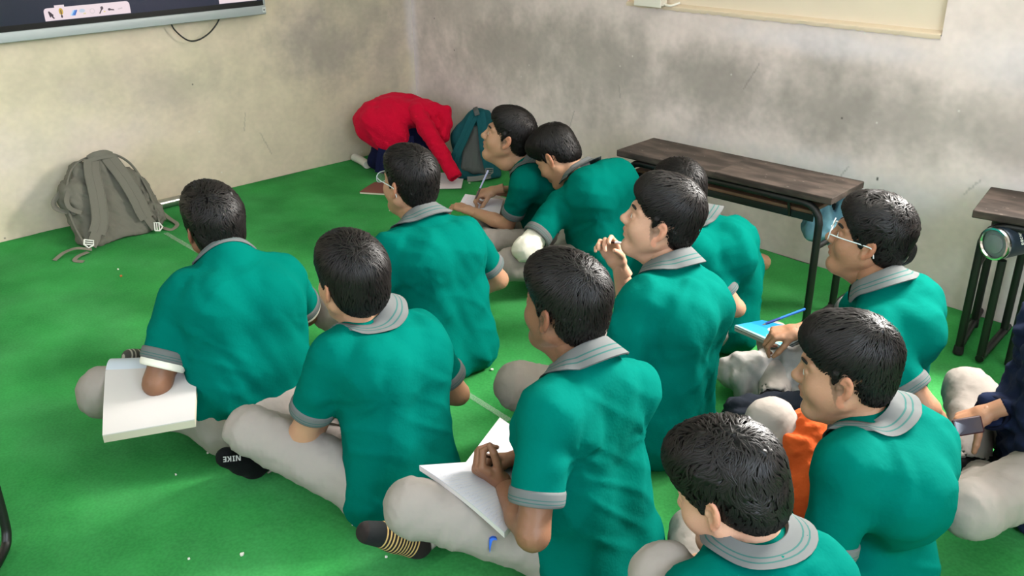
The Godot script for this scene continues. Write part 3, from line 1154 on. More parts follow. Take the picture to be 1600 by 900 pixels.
func person(which: int) -> Node3D:
	var d: Dictionary = cast[which]
	var r: Dictionary = built[which]
	var j: Dictionary = d.j
	var n := thing("person", d.label, "person", Vector3(j.pel.x, 0, j.pel.z), "pupils sitting on the carpet")
	var bm := arrays_mesh(r.body, r.body[3])
	part("body", bm, mats.skin, n)
	part("jacket" if d.get("jacket", false) else "polo_shirt", arrays_mesh(r.shirt), mats.navy if d.get("jacket", false) else mats.polo, n)
	part("trousers", arrays_mesh(r.trousers), mats[d.get("pants", "trouser")], n)
	for s in ["L", "R"]:
		var so: Array = r["sock" + s]
		part("sock", arrays_mesh(so[0], PackedColorArray(), so[1]), mats[d.get("sock", "sock_black")], n)
	for c in r.cuffs:
		part("sleeve_cuff", cuff_mesh(c[1], c[2], c[3]), mats.navy_rib if d.get("jacket", false) else mats.rib, n)
	if r.has("collar"):
		var g := Geo.new()
		g.grid(r.collar[0], false, r.collar[1])
		part("collar", g.mesh(true, 65.0), mats.rib, n)
	if r.has("mark"):
		var g := Geo.new()
		var half: int = r.mark.size() / 2
		var rows := [PackedVector3Array(), PackedVector3Array()]
		for i in half:
			rows[0].append(r.mark[i] + r.mark_n * 0.009)
			rows[1].append(r.mark[r.mark.size() - 1 - i] + r.mark_n * 0.009)
		g.grid(rows)
		var back := [PackedVector3Array(), PackedVector3Array()]
		for i in half:
			back[0].append(rows[0][i] - r.mark_n * 0.012)
			back[1].append(rows[1][i] - r.mark_n * 0.012)
		g.grid([rows[1], back[1]])
		g.grid([back[0], rows[0]])
		part("emblem", g.mesh(), mats.print_blue, n)
	if d.has("letters"):
		var tm := TextMesh.new()
		tm.text = d.letters.text
		var sf := SystemFont.new()
		sf.font_names = PackedStringArray(["Droid Sans"])
		sf.font_weight = 700
		tm.font = sf
		tm.font_size = 32
		tm.pixel_size = d.letters.h / 26.0
		tm.depth = 0.006
		var z: Vector3 = d.letters.normal.normalized()
		var x: Vector3 = (d.letters.along - z * d.letters.along.dot(z)).normalized()
		var lt := put("lettering", tm, mats.print_grey, n)
		lt.transform = parent_world(n).affine_inverse() * Transform3D(Basis(x, z.cross(x), z), d.letters.at)
	for c in r.get("bands", []):
		part("undershirt_cuff", cuff_mesh(c[0], c[1], c[2]), mats.undershirt, n)
	for u in r.get("under", []):
		part("undershirt_sleeve", arrays_mesh(u), mats[d.get("under_mat", "undershirt")], n)
	if not d.get("nohead", false):
		var hair: ArrayMesh = hairs[d.hair]
		var inv := parent_world(n).affine_inverse()
		var h := put("hair", hair, mats[d.get("hair_mat", "hair")], n)
		h.transform = inv * r.head
		for s in [-1.0, 1.0]:
			var e := put("eye", mats_mesh("eye", s), mats.eye, n)
			e.transform = inv * r.head
			var b := put("eyebrow", mats_mesh("brow", s), mats.brow, n)
			b.transform = inv * r.head
		if d.has("tuft"):
			var g := Geo.new()
			for q in 5:
				var o: float = q * 0.004
				g.tube(curve([Vector3(-0.02 + o, 0.035, -0.1), Vector3(-0.02 + o, 0.01 - o, -0.128 + o * 0.6), Vector3(-0.018 + o, -0.032 - o * 0.5, -0.128 + o), Vector3(-0.012 + o * 0.7, -0.058 + o * 0.4, -0.104 + o * 0.5)], 6), 0.0042, 0.0032, 6, Vector3.UP, PackedFloat32Array(range(19).map(func(v): return sqrt(1.0 - v / 19.0))))
			var tu := put("hair_lock", g.mesh(), mats.hair, n)
			tu.transform = inv * r.head
		if d.has("glasses"):
			glasses(n, r.head, mats[d.glasses], mats.lens)
	return n

var kept := {}
func mats_mesh(k: String, side: float) -> ArrayMesh:
	var key := [k, side]
	if not kept.has(key):
		kept[key] = eye_mesh(side) if k == "eye" else brow_mesh(side)
	return kept[key]

# ------------------------------------------------------------------ materials
func stripes(key: String, base: Color, lines: Array, w := 8, h := 128) -> ImageTexture:
	# knitted bands: lines are [from, to, colour] along v
	var im := Image.create(w, h, false, Image.FORMAT_RGB8)
	im.fill(base)
	for l in lines:
		im.fill_rect(Rect2i(0, int(l[0] * h), w, maxi(1, int((l[1] - l[0]) * h))), l[2])
	return ImageTexture.create_from_image(im)

func materials() -> void:
	var knit := bump_texture(0.09, 256, 2, FastNoiseLite.TYPE_CELLULAR)
	var soft := bump_texture(0.03, 256, 4)
	cloth("polo", Color(0.0, 0.375, 0.335), knit, 5.0, 0.05, 0.0)
	mats.polo.metallic_specular = 0.1
	cloth("trouser", Color(0.575, 0.54, 0.515), soft, 4.0, 0.08, 0.2)
	cloth("trouser_dark", Color(0.50, 0.51, 0.50), soft, 4.0, 0.08, 0.2)
	cloth("navy", Color(0.095, 0.13, 0.23), soft, 4.0, 0.08, 0.1)
	cloth("navy_rib", Color(0.06, 0.08, 0.15), soft, 8.0, 0.08, 0.1)
	cloth("undershirt", Color(0.86, 0.84, 0.79), soft, 6.0, 0.05, 0.1)
	cloth("undershirt_navy", Color(0.12, 0.15, 0.27), soft, 6.0, 0.05, 0.1)
	cloth("sock_black", Color(0.06, 0.065, 0.07), knit, 6.0, 0.05, 0.2)
	var rib := mat("rib", Color.WHITE, 0.95)
	rib.albedo_texture = stripes("rib", Color(0.385, 0.395, 0.395), [[0.52, 0.58, Color(0.2, 0.36, 0.345)], [0.72, 0.78, Color(0.2, 0.36, 0.345)]])
	rib.metallic_specular = 0.25
	var yl := Color(0.78, 0.64, 0.4)
	var lines := []
	for k in 16:
		lines.append([0.01 + k * 0.046, 0.033 + k * 0.046, yl])
	var st := stripes("x", Color(0.1, 0.06, 0.05), lines, 8, 256)
	var im: Image = st.get_image()
	im.rotate_90(COUNTERCLOCKWISE)
	im.flip_x()
	im.fill_rect(Rect2i(196, 0, 60, 8), Color(0.05, 0.06, 0.07))
	var sy := mat("sock_striped", Color.WHITE, 0.95)
	sy.albedo_texture = ImageTexture.create_from_image(im)
	var im2 := Image.create(256, 8, false, Image.FORMAT_RGB8)
	im2.fill(Color(0.25, 0.24, 0.22))
	for k in 12:
		im2.fill_rect(Rect2i(k * 22, 0, 6, 8), Color(0.62, 0.6, 0.55))
	var sg := mat("sock_grey", Color.WHITE, 0.95)
	sg.albedo_texture = ImageTexture.create_from_image(im2)
	var sk := mat("skin", Color.WHITE, 0.5)
	sk.vertex_color_use_as_albedo = true
	sk.metallic_specular = 0.4
	sk.subsurf_scatter_enabled = true
	sk.subsurf_scatter_strength = 0.08
	sk.heightmap_enabled = true
	sk.heightmap_texture = bump_texture(0.06, 256, 3)
	sk.heightmap_scale = 0.03
	sk.uv1_triplanar = true
	sk.uv1_scale = Vector3.ONE * 9.0
	var hr := mat("hair", Color(0.105, 0.092, 0.09), 0.45)
	hr.metallic_specular = 0.35
	hr.vertex_color_use_as_albedo = true
	var hb := mat("hair_brown", Color(0.185, 0.145, 0.13), 0.46)
	hb.metallic_specular = 0.35
	hb.vertex_color_use_as_albedo = true
	mat("brow", Color(0.09, 0.07, 0.06), 0.8)
	var ey := mat("eye", Color.WHITE, 0.12)
	ey.vertex_color_use_as_albedo = true
	mat("print_blue", Color(0.13, 0.38, 0.82), 0.6)
	mat("print_grey", Color(0.62, 0.62, 0.6), 0.7)
	mat("frame_clear", Color(0.78, 0.82, 0.82), 0.15)
	mat("frame_dark", Color(0.2, 0.18, 0.17), 0.3, 0.4)
	var ln := mat("lens", Color(0.9, 0.95, 0.97, 0.12), 0.04)
	ln.transparency = BaseMaterial3D.TRANSPARENCY_ALPHA
	var ts := mat("steel_black", Color(0.085, 0.08, 0.075), 0.45, 0.3)
	ts.metallic_specular = 0.6

# ------------------------------------------------------------------ the room
# a wall or floor slab: a box whose face is mapped in metres
func slab(lo: Vector3, hi: Vector3, uax: int, vax: int, g: Geo = null) -> Geo:
	if g == null:
		g = Geo.new()
	var c := [Vector3(lo.x, lo.y, lo.z), Vector3(hi.x, lo.y, lo.z), Vector3(hi.x, hi.y, lo.z), Vector3(lo.x, hi.y, lo.z), Vector3(lo.x, lo.y, hi.z), Vector3(hi.x, lo.y, hi.z), Vector3(hi.x, hi.y, hi.z), Vector3(lo.x, hi.y, hi.z)]
	for f in [[0, 1, 2, 3], [5, 4, 7, 6], [4, 0, 3, 7], [1, 5, 6, 2], [3, 2, 6, 7], [4, 5, 1, 0]]:
		var b := g.p.size()
		for k: int in f:
			var q: Vector3 = c[k]
			g.p.append(q)
			g.uv.append(Vector2(q[uax], q[vax]))
		g.ix.append_array(PackedInt32Array([b, b + 1, b + 2, b, b + 2, b + 3]))
	return g

func plaster(key: String, w: int, h: int, metres: Vector2, base: Color, grime: Array, pale: Array, sd: int, green: float) -> StandardMaterial3D:
	# old lime wash: cloudy tones, worn grey dirt in drifting patches, scratches, chips that show white
	var big := noise_of(FastNoiseLite.TYPE_SIMPLEX, 1.0, 5, sd)
	var mid := noise_of(FastNoiseLite.TYPE_SIMPLEX, 1.0, 4, sd + 1)
	var fine := noise_of(FastNoiseLite.TYPE_SIMPLEX, 1.0, 3, sd + 2)
	var im := Image.create(w, h, false, Image.FORMAT_RGB8)
	var rng := RandomNumberGenerator.new()
	rng.seed = sd
	for y in h:
		for x in w:
			var u := metres.x * x / w
			var v := metres.y * (1.0 - float(y) / h)
			var n1 := big.get_noise_2d(u * 1.3, v * 1.7)
			var n2 := mid.get_noise_2d(u * 5.0, v * 4.0)
			var n3 := fine.get_noise_2d(u * 18.0, v * 22.0)
			var c := base
			var k := 1.0 + 0.055 * n1 + 0.03 * n2 + 0.02 * n3
			var dirt := 0.0
			for q in grime:
				# [centre u, v, radius u, v, strength]
				var e := Vector2((u - q[0]) / q[2], (v - q[1]) / q[3]).length() + 0.22 * n2 + 0.35 * n1 + 0.07 * n3 + 0.12 * fine.get_noise_2d(u * 7.0, v * 1.2)
				dirt = maxf(dirt, q[4] * smoothstep(0.0, 1.0, clampf((1.5 - e) * 0.75, 0.0, 1.0)))
			c = c.lerp(Color(0.615, 0.585, 0.555), dirt)
			var wh := 0.0
			for q in pale:
				var e := Vector2((u - q[0]) / q[2], (v - q[1]) / q[3]).length() + 0.25 * n2 + 0.4 * n1
				wh = maxf(wh, q[4] * smoothstep(0.0, 1.0, clampf((1.35 - e) * 0.8, 0.0, 1.0)))
			c = c.lerp(Color(0.875, 0.84, 0.86), wh)
			c = c.lerp(Color(0.60, 0.60, 0.49), clampf(0.5 + n1 * 1.2, 0.0, 1.0) * green)
			im.set_pixel(x, y, Color(c.r * k, c.g * k, c.b * k))
	for t in 90:
		# chips and pin holes
		var p := Vector2i(rng.randi() % w, rng.randi() % h)
		im.fill_rect(Rect2i(p, Vector2i(1, 1 + int(t % 9 == 0))), Color(0.87, 0.86, 0.83) if t % 3 else Color(0.3, 0.28, 0.27))
	for t in 26:
		# scuffs
		var p := Vector2(rng.randi() % w, rng.randi() % h)
		var dr := Vector2.from_angle(rng.randf_range(-1.9, -0.9))
		for k in rng.randi_range(6, 26):
			p += dr
			var a := Vector2i(p)
			if a.x > 0 and a.y > 0 and a.x < w - 1 and a.y < h - 1:
				im.set_pixelv(a, im.get_pixelv(a).lerp(Color(0.3, 0.29, 0.28), 0.2))
	var m := mat(key, Color.WHITE, 0.9)
	m.metallic_specular = 0.3
	m.albedo_texture = ImageTexture.create_from_image(im)
	m.uv1_scale = Vector3(1.0 / metres.x, -1.0 / metres.y, 1)
	m.heightmap_enabled = true
	var hm := im.duplicate()
	m.heightmap_texture = bump_texture(0.02, 512, 5)
	m.heightmap_scale = 0.25
	return m

const ROOM := Vector3(6.5, 3.0, 6.2)

func room() -> void:
	var W := 0.28
	var wa := plaster("plaster_screen_wall", 1024, 512, Vector2(6.4, 3.2), Color(0.845, 0.78, 0.70), [[1.6, 0.62, 0.4, 0.11, 0.4], [0.62, 0.72, 0.4, 0.26, 0.75], [0.2, 0.62, 0.12, 0.3, 0.5], [2.1, 0.72, 0.4, 0.12, 0.25], [0.4, 0.9, 0.4, 0.25, 0.6], [0.3, 0.4, 0.2, 0.2, 0.3]], [[2.3, 0.4, 0.5, 0.3, 0.3], [0.0, 0.8, 0.05, 1.0, 0.6]], 5, 0.25)
	var wb := plaster("plaster_side_wall", 1024, 512, Vector2(6.8, 3.4), Color(0.86, 0.795, 0.775), [[0.9, 0.7, 0.7, 0.25, 0.6], [1.6, 0.72, 0.6, 0.22, 0.65], [2.3, 0.72, 0.5, 0.18, 0.75], [2.9, 0.73, 0.5, 0.17, 0.8], [3.3, 0.72, 0.4, 0.16, 0.7], [0.5, 0.95, 0.4, 0.35, 0.4], [3.75, 0.74, 0.4, 0.14, 0.55]], [[3.0, 0.42, 0.8, 0.1, 0.7], [3.9, 0.48, 0.5, 0.12, 0.7], [2.9, 0.98, 0.6, 0.06, 0.6], [2.2, 0.3, 0.5, 0.12, 0.3], [3.7, 1.0, 0.5, 0.12, 0.5], [0.0, 0.8, 0.05, 1.0, 0.6]], 9, 0.0)
	# floor: a carpet of green felt over the slab
	structure("floor", slab(Vector3(-W, -0.15, -W), Vector3(ROOM.x + W, -0.006, ROOM.z + W), 0, 2).mesh(false), mat("cement", Color(0.5, 0.48, 0.45), 0.9))
	var felt := mat("felt", Color.WHITE, 0.97)
	felt.metallic_specular = 0.12
	var im := Image.create(1024, 1024, false, Image.FORMAT_RGB8)
	var n1 := noise_of(FastNoiseLite.TYPE_SIMPLEX, 0.006, 4, 4)
	var n2 := noise_of(FastNoiseLite.TYPE_SIMPLEX, 0.25, 2, 8)
	for y in 1024:
		for x in 1024:
			var k := 1.0 + 0.12 * n1.get_noise_2d(x, y) + 0.06 * n2.get_noise_2d(x, y)
			var g := Color(0.21, 0.53, 0.27).lerp(Color(0.29, 0.585, 0.345), clampf(0.35 + 0.9 * n1.get_noise_2d(x + 900, y * 1.5), 0, 1) * 0.5)
			im.set_pixel(x, y, Color(g.r * k, g.g * k, g.b * k))
	felt.albedo_texture = ImageTexture.create_from_image(im)
	felt.uv1_scale = Vector3(0.3, 0.3, 1)
	felt.heightmap_enabled = true
	felt.heightmap_texture = bump_texture(0.22, 512, 2)
	felt.heightmap_scale = 0.12
	# laid in one piece, gently rumpled and with an uneven edge along the walls
	var g := Geo.new()
	var rows := []
	var uvs := []
	var un := noise_of(FastNoiseLite.TYPE_SIMPLEX, 1.3, 3, 21)
	var nn := 110
	for r in nn + 1:
		var row := PackedVector3Array()
		var ur := []
		for q in nn + 1:
			var x := lerpf(0.0, ROOM.x, float(q) / nn)
			var z := lerpf(0.0, ROOM.z, float(r) / nn)
			if q == 0:
				x += 0.005 + 0.006 * un.get_noise_2d(z * 3.0, 4.0)
			if r == 0:
				z += 0.005 + 0.006 * un.get_noise_2d(x * 3.0, 9.0)
			row.append(Vector3(x, 0.0015 + 0.0015 * un.get_noise_2d(x, z), z))
			ur.append(Vector2(x, z))
		rows.append(row)
		uvs.append(ur)
	g.grid(rows, false, uvs)
	structure("floor_carpet", g.mesh(), felt)
	structure("ceiling", slab(Vector3(-W, ROOM.y, -W), Vector3(ROOM.x + W, ROOM.y + 0.15, ROOM.z + W), 0, 2).mesh(false), mat("ceiling_white", Color(0.86, 0.86, 0.84), 0.9))
	structure("wall_left", slab(Vector3(-W, 0, -W), Vector3(0, ROOM.y, ROOM.z + W), 2, 1).mesh(false), wa)
	# the side wall has a shallow niche with a sill, closed by a panel, and a window to its right
	var sx0 := 1.80
	var sx1 := 3.355
	var sy0 := 1.052
	var o2 := [3.65, 4.6, 1.4, 2.45]
	var wg := Geo.new()
	slab(Vector3(0, 0, -W), Vector3(ROOM.x + W, sy0, 0), 0, 1, wg)
	slab(Vector3(0, sy0, -W), Vector3(sx0, ROOM.y, 0), 0, 1, wg)
	slab(Vector3(sx0, 2.6, -W), Vector3(sx1, ROOM.y, 0), 0, 1, wg)
	slab(Vector3(sx1, sy0, -W), Vector3(o2[0], ROOM.y, 0), 0, 1, wg)
	slab(Vector3(o2[0], sy0, -W), Vector3(o2[1], o2[2], 0), 0, 1, wg)
	slab(Vector3(o2[0], o2[3], -W), Vector3(o2[1], ROOM.y, 0), 0, 1, wg)
	slab(Vector3(o2[1], sy0, -W), Vector3(ROOM.x + W, ROOM.y, 0), 0, 1, wg)
	structure("wall_right", wg.mesh(false), wb)
	var cream := mat("cream_paint", Color(0.86, 0.80, 0.715), 0.75)
	cream.uv1_triplanar = true
	cream.heightmap_enabled = true
	cream.heightmap_texture = bump_texture(0.02, 256, 4)
	cream.heightmap_scale = 0.2
	var ng := Geo.new()
	slab(Vector3(sx0, sy0, -W), Vector3(sx1, 2.6, -0.035), 0, 1, ng)
	structure("niche_panel_1", ng.mesh(false), cream)  # closed cream board that fills the niche; there is no opening here
	# the sill: a strip of cream mortar with a broken edge
	var sill := Geo.new()
	var sr := [PackedVector3Array(), PackedVector3Array(), PackedVector3Array(), PackedVector3Array(), PackedVector3Array()]
	for k in 90:
		var x := lerpf(sx0, sx1 - 0.001, k / 89.0)
		var e := 0.004 * un.get_noise_2d(x * 22.0, 3.0) + 0.003 * un.get_noise_2d(x * 70.0, 8.0)
		sr[0].append(Vector3(x, sy0 - 0.012 + e, -0.02))
		sr[1].append(Vector3(x, sy0 - 0.012 + e, 0.004))
		sr[2].append(Vector3(x, sy0 + 0.002 + e * 0.3, 0.006))
		sr[3].append(Vector3(x, sy0 + 0.008, 0.001))
		sr[4].append(Vector3(x, sy0 + 0.016, -0.04))
	sill.grid(sr)
	structure("trim_1", sill.mesh(), mat("sill_mortar", Color(0.83, 0.755, 0.66), 0.85))
	# the open steel window that lets the daylight in
	var fg := Geo.new()
	for e in [[o2[0] + 0.02, 0.5 * (o2[2] + o2[3]), 0.04, o2[3] - o2[2]], [o2[1] - 0.02, 0.5 * (o2[2] + o2[3]), 0.04, o2[3] - o2[2]], [0.5 * (o2[0] + o2[1]), 0.5 * (o2[2] + o2[3]), 0.025, o2[3] - o2[2]], [0.5 * (o2[0] + o2[1]), o2[2] + 0.02, o2[1] - o2[0], 0.04], [0.5 * (o2[0] + o2[1]), o2[3] - 0.02, o2[1] - o2[0], 0.04]]:
		fg.box(Transform3D(Basis(), Vector3(e[0], e[1], -0.14)), Vector3(e[2], e[3], 0.03), 0.003)
	structure("window_2", fg.mesh(), mats.steel_black)
	structure("wall_back", slab(Vector3(ROOM.x, 0, 0), Vector3(ROOM.x + W, ROOM.y, 2.3), 2, 1, slab(Vector3(ROOM.x, 0, 4.5), Vector3(ROOM.x + W, ROOM.y, ROOM.z), 2, 1, slab(Vector3(ROOM.x, 0, 2.3), Vector3(ROOM.x + W, 1.2, 4.5), 2, 1, slab(Vector3(ROOM.x, 2.6, 2.3), Vector3(ROOM.x + W, ROOM.y, 4.5), 2, 1)))).mesh(false), wb)
	structure("wall_front", slab(Vector3(0, 0, ROOM.z), Vector3(2.1, ROOM.y, ROOM.z + W), 0, 1, slab(Vector3(4.7, 0, ROOM.z), Vector3(ROOM.x + W, ROOM.y, ROOM.z + W), 0, 1, slab(Vector3(2.1, 0, ROOM.z), Vector3(4.7, 1.2, ROOM.z + W), 0, 1, slab(Vector3(2.1, 2.6, ROOM.z), Vector3(4.7, ROOM.y, ROOM.z + W), 0, 1)))).mesh(false), wb)

# ------------------------------------------------------------------ the things in the room
func blob(prims: Array, cell: float, lo: Vector3, hi: Vector3, folds: Array = [], cuts: Array = []) -> Array:
	# prims: [a, b, ra, rb, k] capsules or [centre, basis, radii, k] ellipsoids; folds: [basis, scale, amplitude, low, seed]
	var f := Field.new(lo, hi, cell)
	for q in prims:
		if q[1] is Basis:
			f.ell(q[0], q[1], q[2], q[3])
		else:
			f.cap(q[0], q[1], q[2], q[3], q[4], q[5] if q.size() > 5 else 0)
	for q in cuts:
		f.cut(q[0], q[1], 0.012)
	var a := f.net()
	for q in folds:
		var nz := noise_of(FastNoiseLite.TYPE_SIMPLEX, 1.0, 2, q[4])
		if q.size() > 5:
			nz.fractal_type = FastNoiseLite.FRACTAL_RIDGED
		wrinkle(a, nz, q[0], q[1], q[2], q[3])
	return a

# a sheet or a block of pages over a grid of four corners: far left, far right, near right, near left; bulge lifts the middle of the rows
func pages(c: Array, thick: float, bulge: float, curl := 0.0) -> Geo:
	var g := Geo.new()
	var n := 12
	var top := []
	var low := []
	for r in n + 1:
		var v := float(r) / n
		var t := PackedVector3Array()
		var b := PackedVector3Array()
		for q in n + 1:
			var u := float(q) / n
			var p: Vector3 = c[0].lerp(c[1], u).lerp(c[3].lerp(c[2], u), v)
			p.y += bulge * sin(PI * v) + curl * pow(absf(u * 2.0 - 1.0), 3.0) * sin(PI * 0.5 * v)
			t.append(p)
			b.append(p - Vector3(0, thick, 0))
		top.append(t)
		low.append(b)
	g.grid(top)
	low.reverse()
	g.grid(low)
	low.reverse()
	var rim_t := PackedVector3Array()
	var rim_b := PackedVector3Array()
	for q in n + 1:
		rim_t.append(top[0][q])
		rim_b.append(low[0][q])
	for r in range(1, n + 1):
		rim_t.append(top[r][n])
		rim_b.append(low[r][n])
	for q in range(n - 1, -1, -1):
		rim_t.append(top[n][q])
		rim_b.append(low[n][q])
	for r in range(n - 1, -1, -1):
		rim_t.append(top[r][0])
		rim_b.append(low[r][0])
	g.grid([rim_b, rim_t])
	return g

func ruled(key: String, base: Color, ink: Color, lines: int, margin: bool) -> StandardMaterial3D:
	# a written page: ruled lines and short strokes of handwriting
	var im := Image.create(256, 256, false, Image.FORMAT_RGB8)
	im.fill(base)
	var rng := RandomNumberGenerator.new()
	rng.seed = hash(key)
	for k in lines:
		var y := int(20 + k * 228.0 / lines)
		im.fill_rect(Rect2i(0, y, 256, 1), base.lerp(Color(0.55, 0.62, 0.8), 0.35))
		if rng.randf() < 0.7 and k > 1:
			var x := 36
			while x < 60 + rng.randi() % 170:
				var w := rng.randi_range(2, 6)
				im.fill_rect(Rect2i(x, y - rng.randi_range(3, 6), w, 1), base.lerp(ink, 0.5))
				im.fill_rect(Rect2i(x, y - 4, 1, 3), base.lerp(ink, 0.5))
				x += w + rng.randi_range(1, 5)
	if margin:
		im.fill_rect(Rect2i(28, 0, 1, 256), Color(0.85, 0.6, 0.6))
	var m := mat(key, Color.WHITE, 0.85)
	m.albedo_texture = ImageTexture.create_from_image(im)
	return m

func pen(called: String, label: String, tip: Vector3, tail: Vector3, body: Material, second: Material, group := "") -> void:
	var n := thing(called, label, "pen", tip, group)
	var d := (tail - tip).normalized()
	var l := (tail - tip).length()
	var g := Geo.new()
	g.lathe(PackedVector2Array([Vector2(0.0, l), Vector2(0.0035, l), Vector2(0.0042, l - 0.002), Vector2(0.0042, l * 0.42), Vector2(0.0, l * 0.42)]), Vector3.ZERO, d, 14)
	put("barrel", g.mesh(), body, n)
	g = Geo.new()
	g.lathe(PackedVector2Array([Vector2(0.0, l * 0.42), Vector2(0.0045, l * 0.42), Vector2(0.0046, 0.022), Vector2(0.0032, 0.012), Vector2(0.0, 0.012)]), Vector3.ZERO, d, 14)
	put("grip", g.mesh(), second, n)
	g = Geo.new()
	g.lathe(PackedVector2Array([Vector2(0.003, 0.0125), Vector2(0.0012, 0.003), Vector2(0.0004, 0.0)]), Vector3.ZERO, d, 12)
	put("tip", g.mesh(), mat("brass", Color(0.7, 0.62, 0.45), 0.3, 0.9), n)

func disc(im: Image, c: Vector2, r: Vector2, col: Color) -> void:
	for y in range(int(c.y - r.y), int(c.y + r.y) + 1):
		for x in range(int(c.x - r.x), int(c.x + r.x) + 1):
			if Vector2((x - c.x) / r.x, (y - c.y) / r.y).length() <= 1.0 and x >= 0 and y >= 0 and x < im.get_width() and y < im.get_height():
				im.set_pixel(x, y, col)

func stroke(im: Image, a: Vector2, b: Vector2, r: float, col: Color) -> void:
	var n := int((b - a).length() / maxf(1.0, r * 0.5)) + 1
	for k in n + 1:
		disc(im, a.lerp(b, float(k) / n), Vector2(r, r), col)

func wall_screen() -> void:
	# an interactive panel; it runs on beyond the left edge of the picture
	var z0 := 1.058
	var z1 := 2.66
	var y0 := 0.958
	var y1 := 1.90
	var n := thing("wall_screen", "large interactive screen with a silver frame on the wall, top left", "screen", Vector3(0.0, y0, (z0 + z1) / 2))
	var silver := mat("silver_plastic", Color(0.62, 0.645, 0.65), 0.4, 0.1)
	var g := Geo.new()
	g.box(Transform3D(Basis(), Vector3(0.045, (y0 + y1) / 2, (z0 + z1) / 2)), Vector3(0.075, y1 - y0 - 0.02, z1 - z0 - 0.02), 0.006)
	part("housing", g.mesh(), mat("dark_plastic", Color(0.13, 0.13, 0.14), 0.5), n)
	g = Geo.new()
	g.box(Transform3D(Basis(), Vector3(0.072, y0 + 0.024, (z0 + z1) / 2)), Vector3(0.045, 0.048, z1 - z0), 0.004)
	part("lower_bezel", g.mesh(), silver, n)
	for e in [[z0 + 0.006, 0.012], [z1 - 0.006, 0.012]]:
		g = Geo.new()
		g.box(Transform3D(Basis(), Vector3(0.072, (y0 + y1) / 2 + 0.02, e[0])), Vector3(0.045, y1 - y0 - 0.06, e[1]), 0.003)
		part("side_bezel", g.mesh(), silver, n)
	g = Geo.new()
	g.box(Transform3D(Basis(), Vector3(0.072, y1 - 0.008, (z0 + z1) / 2)), Vector3(0.045, 0.016, z1 - z0), 0.003)
	part("upper_bezel", g.mesh(), silver, n)
	g = Geo.new()
	g.box(Transform3D(Basis(), Vector3(0.0955, y0 + 0.024, z0 + 0.014)), Vector3(0.002, 0.026, 0.02), 0.001)
	var bt := part("power_button", g.mesh(), mat("button_grey", Color(0.78, 0.79, 0.78), 0.4), n)
	g = Geo.new()
	g.lathe(PackedVector2Array([Vector2(0.0, 0.001), Vector2(0.004, 0.001), Vector2(0.0045, 0.0)]), Vector3(0.0965, y0 + 0.024, z0 + 0.014), Vector3(1, 0, 0), 14)
	part("indicator", g.mesh(), mat("indicator_dark", Color(0.3, 0.3, 0.3), 0.5), bt)
	# what the screen shows: dark board, white tool bar, a second white bar at the right
	var W := 1600
	var H := 900
	var im := Image.create(W, H, false, Image.FORMAT_RGB8)
	for y in H:
		var c := Color(0.075, 0.125, 0.2).lerp(Color(0.115, 0.14, 0.235), clampf(float(y) / H, 0, 1))
		im.fill_rect(Rect2i(0, y, W, 1), c)
	for x in 500:
		im.fill_rect(Rect2i(x, 0, 1, H), Color(0.07, 0.14, 0.185).lerp(Color(0.1, 0.135, 0.22), x / 500.0))
	im.fill_rect(Rect2i(0, H - 27, W, 27), Color(0.015, 0.03, 0.035))
	var sc := float(W) / (z1 - z0 - 0.024)
	# pixels from the right end of the glass: x = W - (z - z0 - 0.012) * sc
	var xl := W - int((2.203 - z0 - 0.012) * sc)
	var xr := W - int((1.797 - z0 - 0.012) * sc)
	var yb := H - 30
	var yt := yb - 60
	var pink := Color(0.93, 0.86, 0.885)
	im.fill_rect(Rect2i(xl + 16, yt, xr - xl - 32, 60), pink)
	im.fill_rect(Rect2i(xl, yt + 16, xr - xl, 44), pink)
	for s in [xl + 16, xr - 17]:
		disc(im, Vector2(s, yt + 16), Vector2(16, 16), pink)
	im.fill_rect(Rect2i(xl + 52, yt - 10, 46, 14), pink)
	var dk := Color(0.24, 0.2, 0.24)
	var cy := yt + 32.0
	stroke(im, Vector2(xl + 22, cy - 14), Vector2(xl + 26, cy + 8), 3.0, dk)
	stroke(im, Vector2(xl + 24, cy - 14), Vector2(xl + 38, cy + 2), 3.0, dk)
	stroke(im, Vector2(xl + 26, cy - 6), Vector2(xl + 40, cy + 16), 3.5, dk)
	disc(im, Vector2(xl + 78, cy - 12), Vector2(10, 16), Color(0.8, 0.66, 0.3))
	disc(im, Vector2(xl + 78, cy - 8), Vector2(3, 12), Color(0.42, 0.34, 0.2))
	stroke(im, Vector2(xl + 78, cy + 8), Vector2(xl + 78, cy + 14), 4.0, dk)
	for k in 3:
		stroke(im, Vector2(xl + 122 + k * 8, cy + 10), Vector2(xl + 136 + k * 7, cy - 10), 3.5, [Color(0.72, 0.84, 0.96), Color(0.35, 0.58, 0.87), Color(0.25, 0.42, 0.75)][k])
	disc(im, Vector2(xl + 176, cy - 6), Vector2(14, 9), Color(0.76, 0.81, 0.88))
	disc(im, Vector2(xl + 186, cy + 8), Vector2(7, 4), Color(0.88, 0.82, 0.68))
	disc(im, Vector2(xl + 224, cy), Vector2(13, 13), Color(0.86, 0.81, 0.82))
	disc(im, Vector2(xl + 224, cy), Vector2(9, 9), pink)
	stroke(im, Vector2(xl + 258, cy + 14), Vector2(xl + 272, cy - 8), 2.5, dk)
	disc(im, Vector2(xl + 272, cy - 10), Vector2(7, 8), Color(0.36, 0.31, 0.35))
	disc(im, Vector2(xl + 282, cy + 8), Vector2(5, 3), Color(0.88, 0.82, 0.55))
	stroke(im, Vector2(xl + 304, cy), Vector2(xl + 328, cy + 4), 2.5, dk)
	disc(im, Vector2(xl + 307, cy), Vector2(7, 6), Color(0.36, 0.31, 0.35))
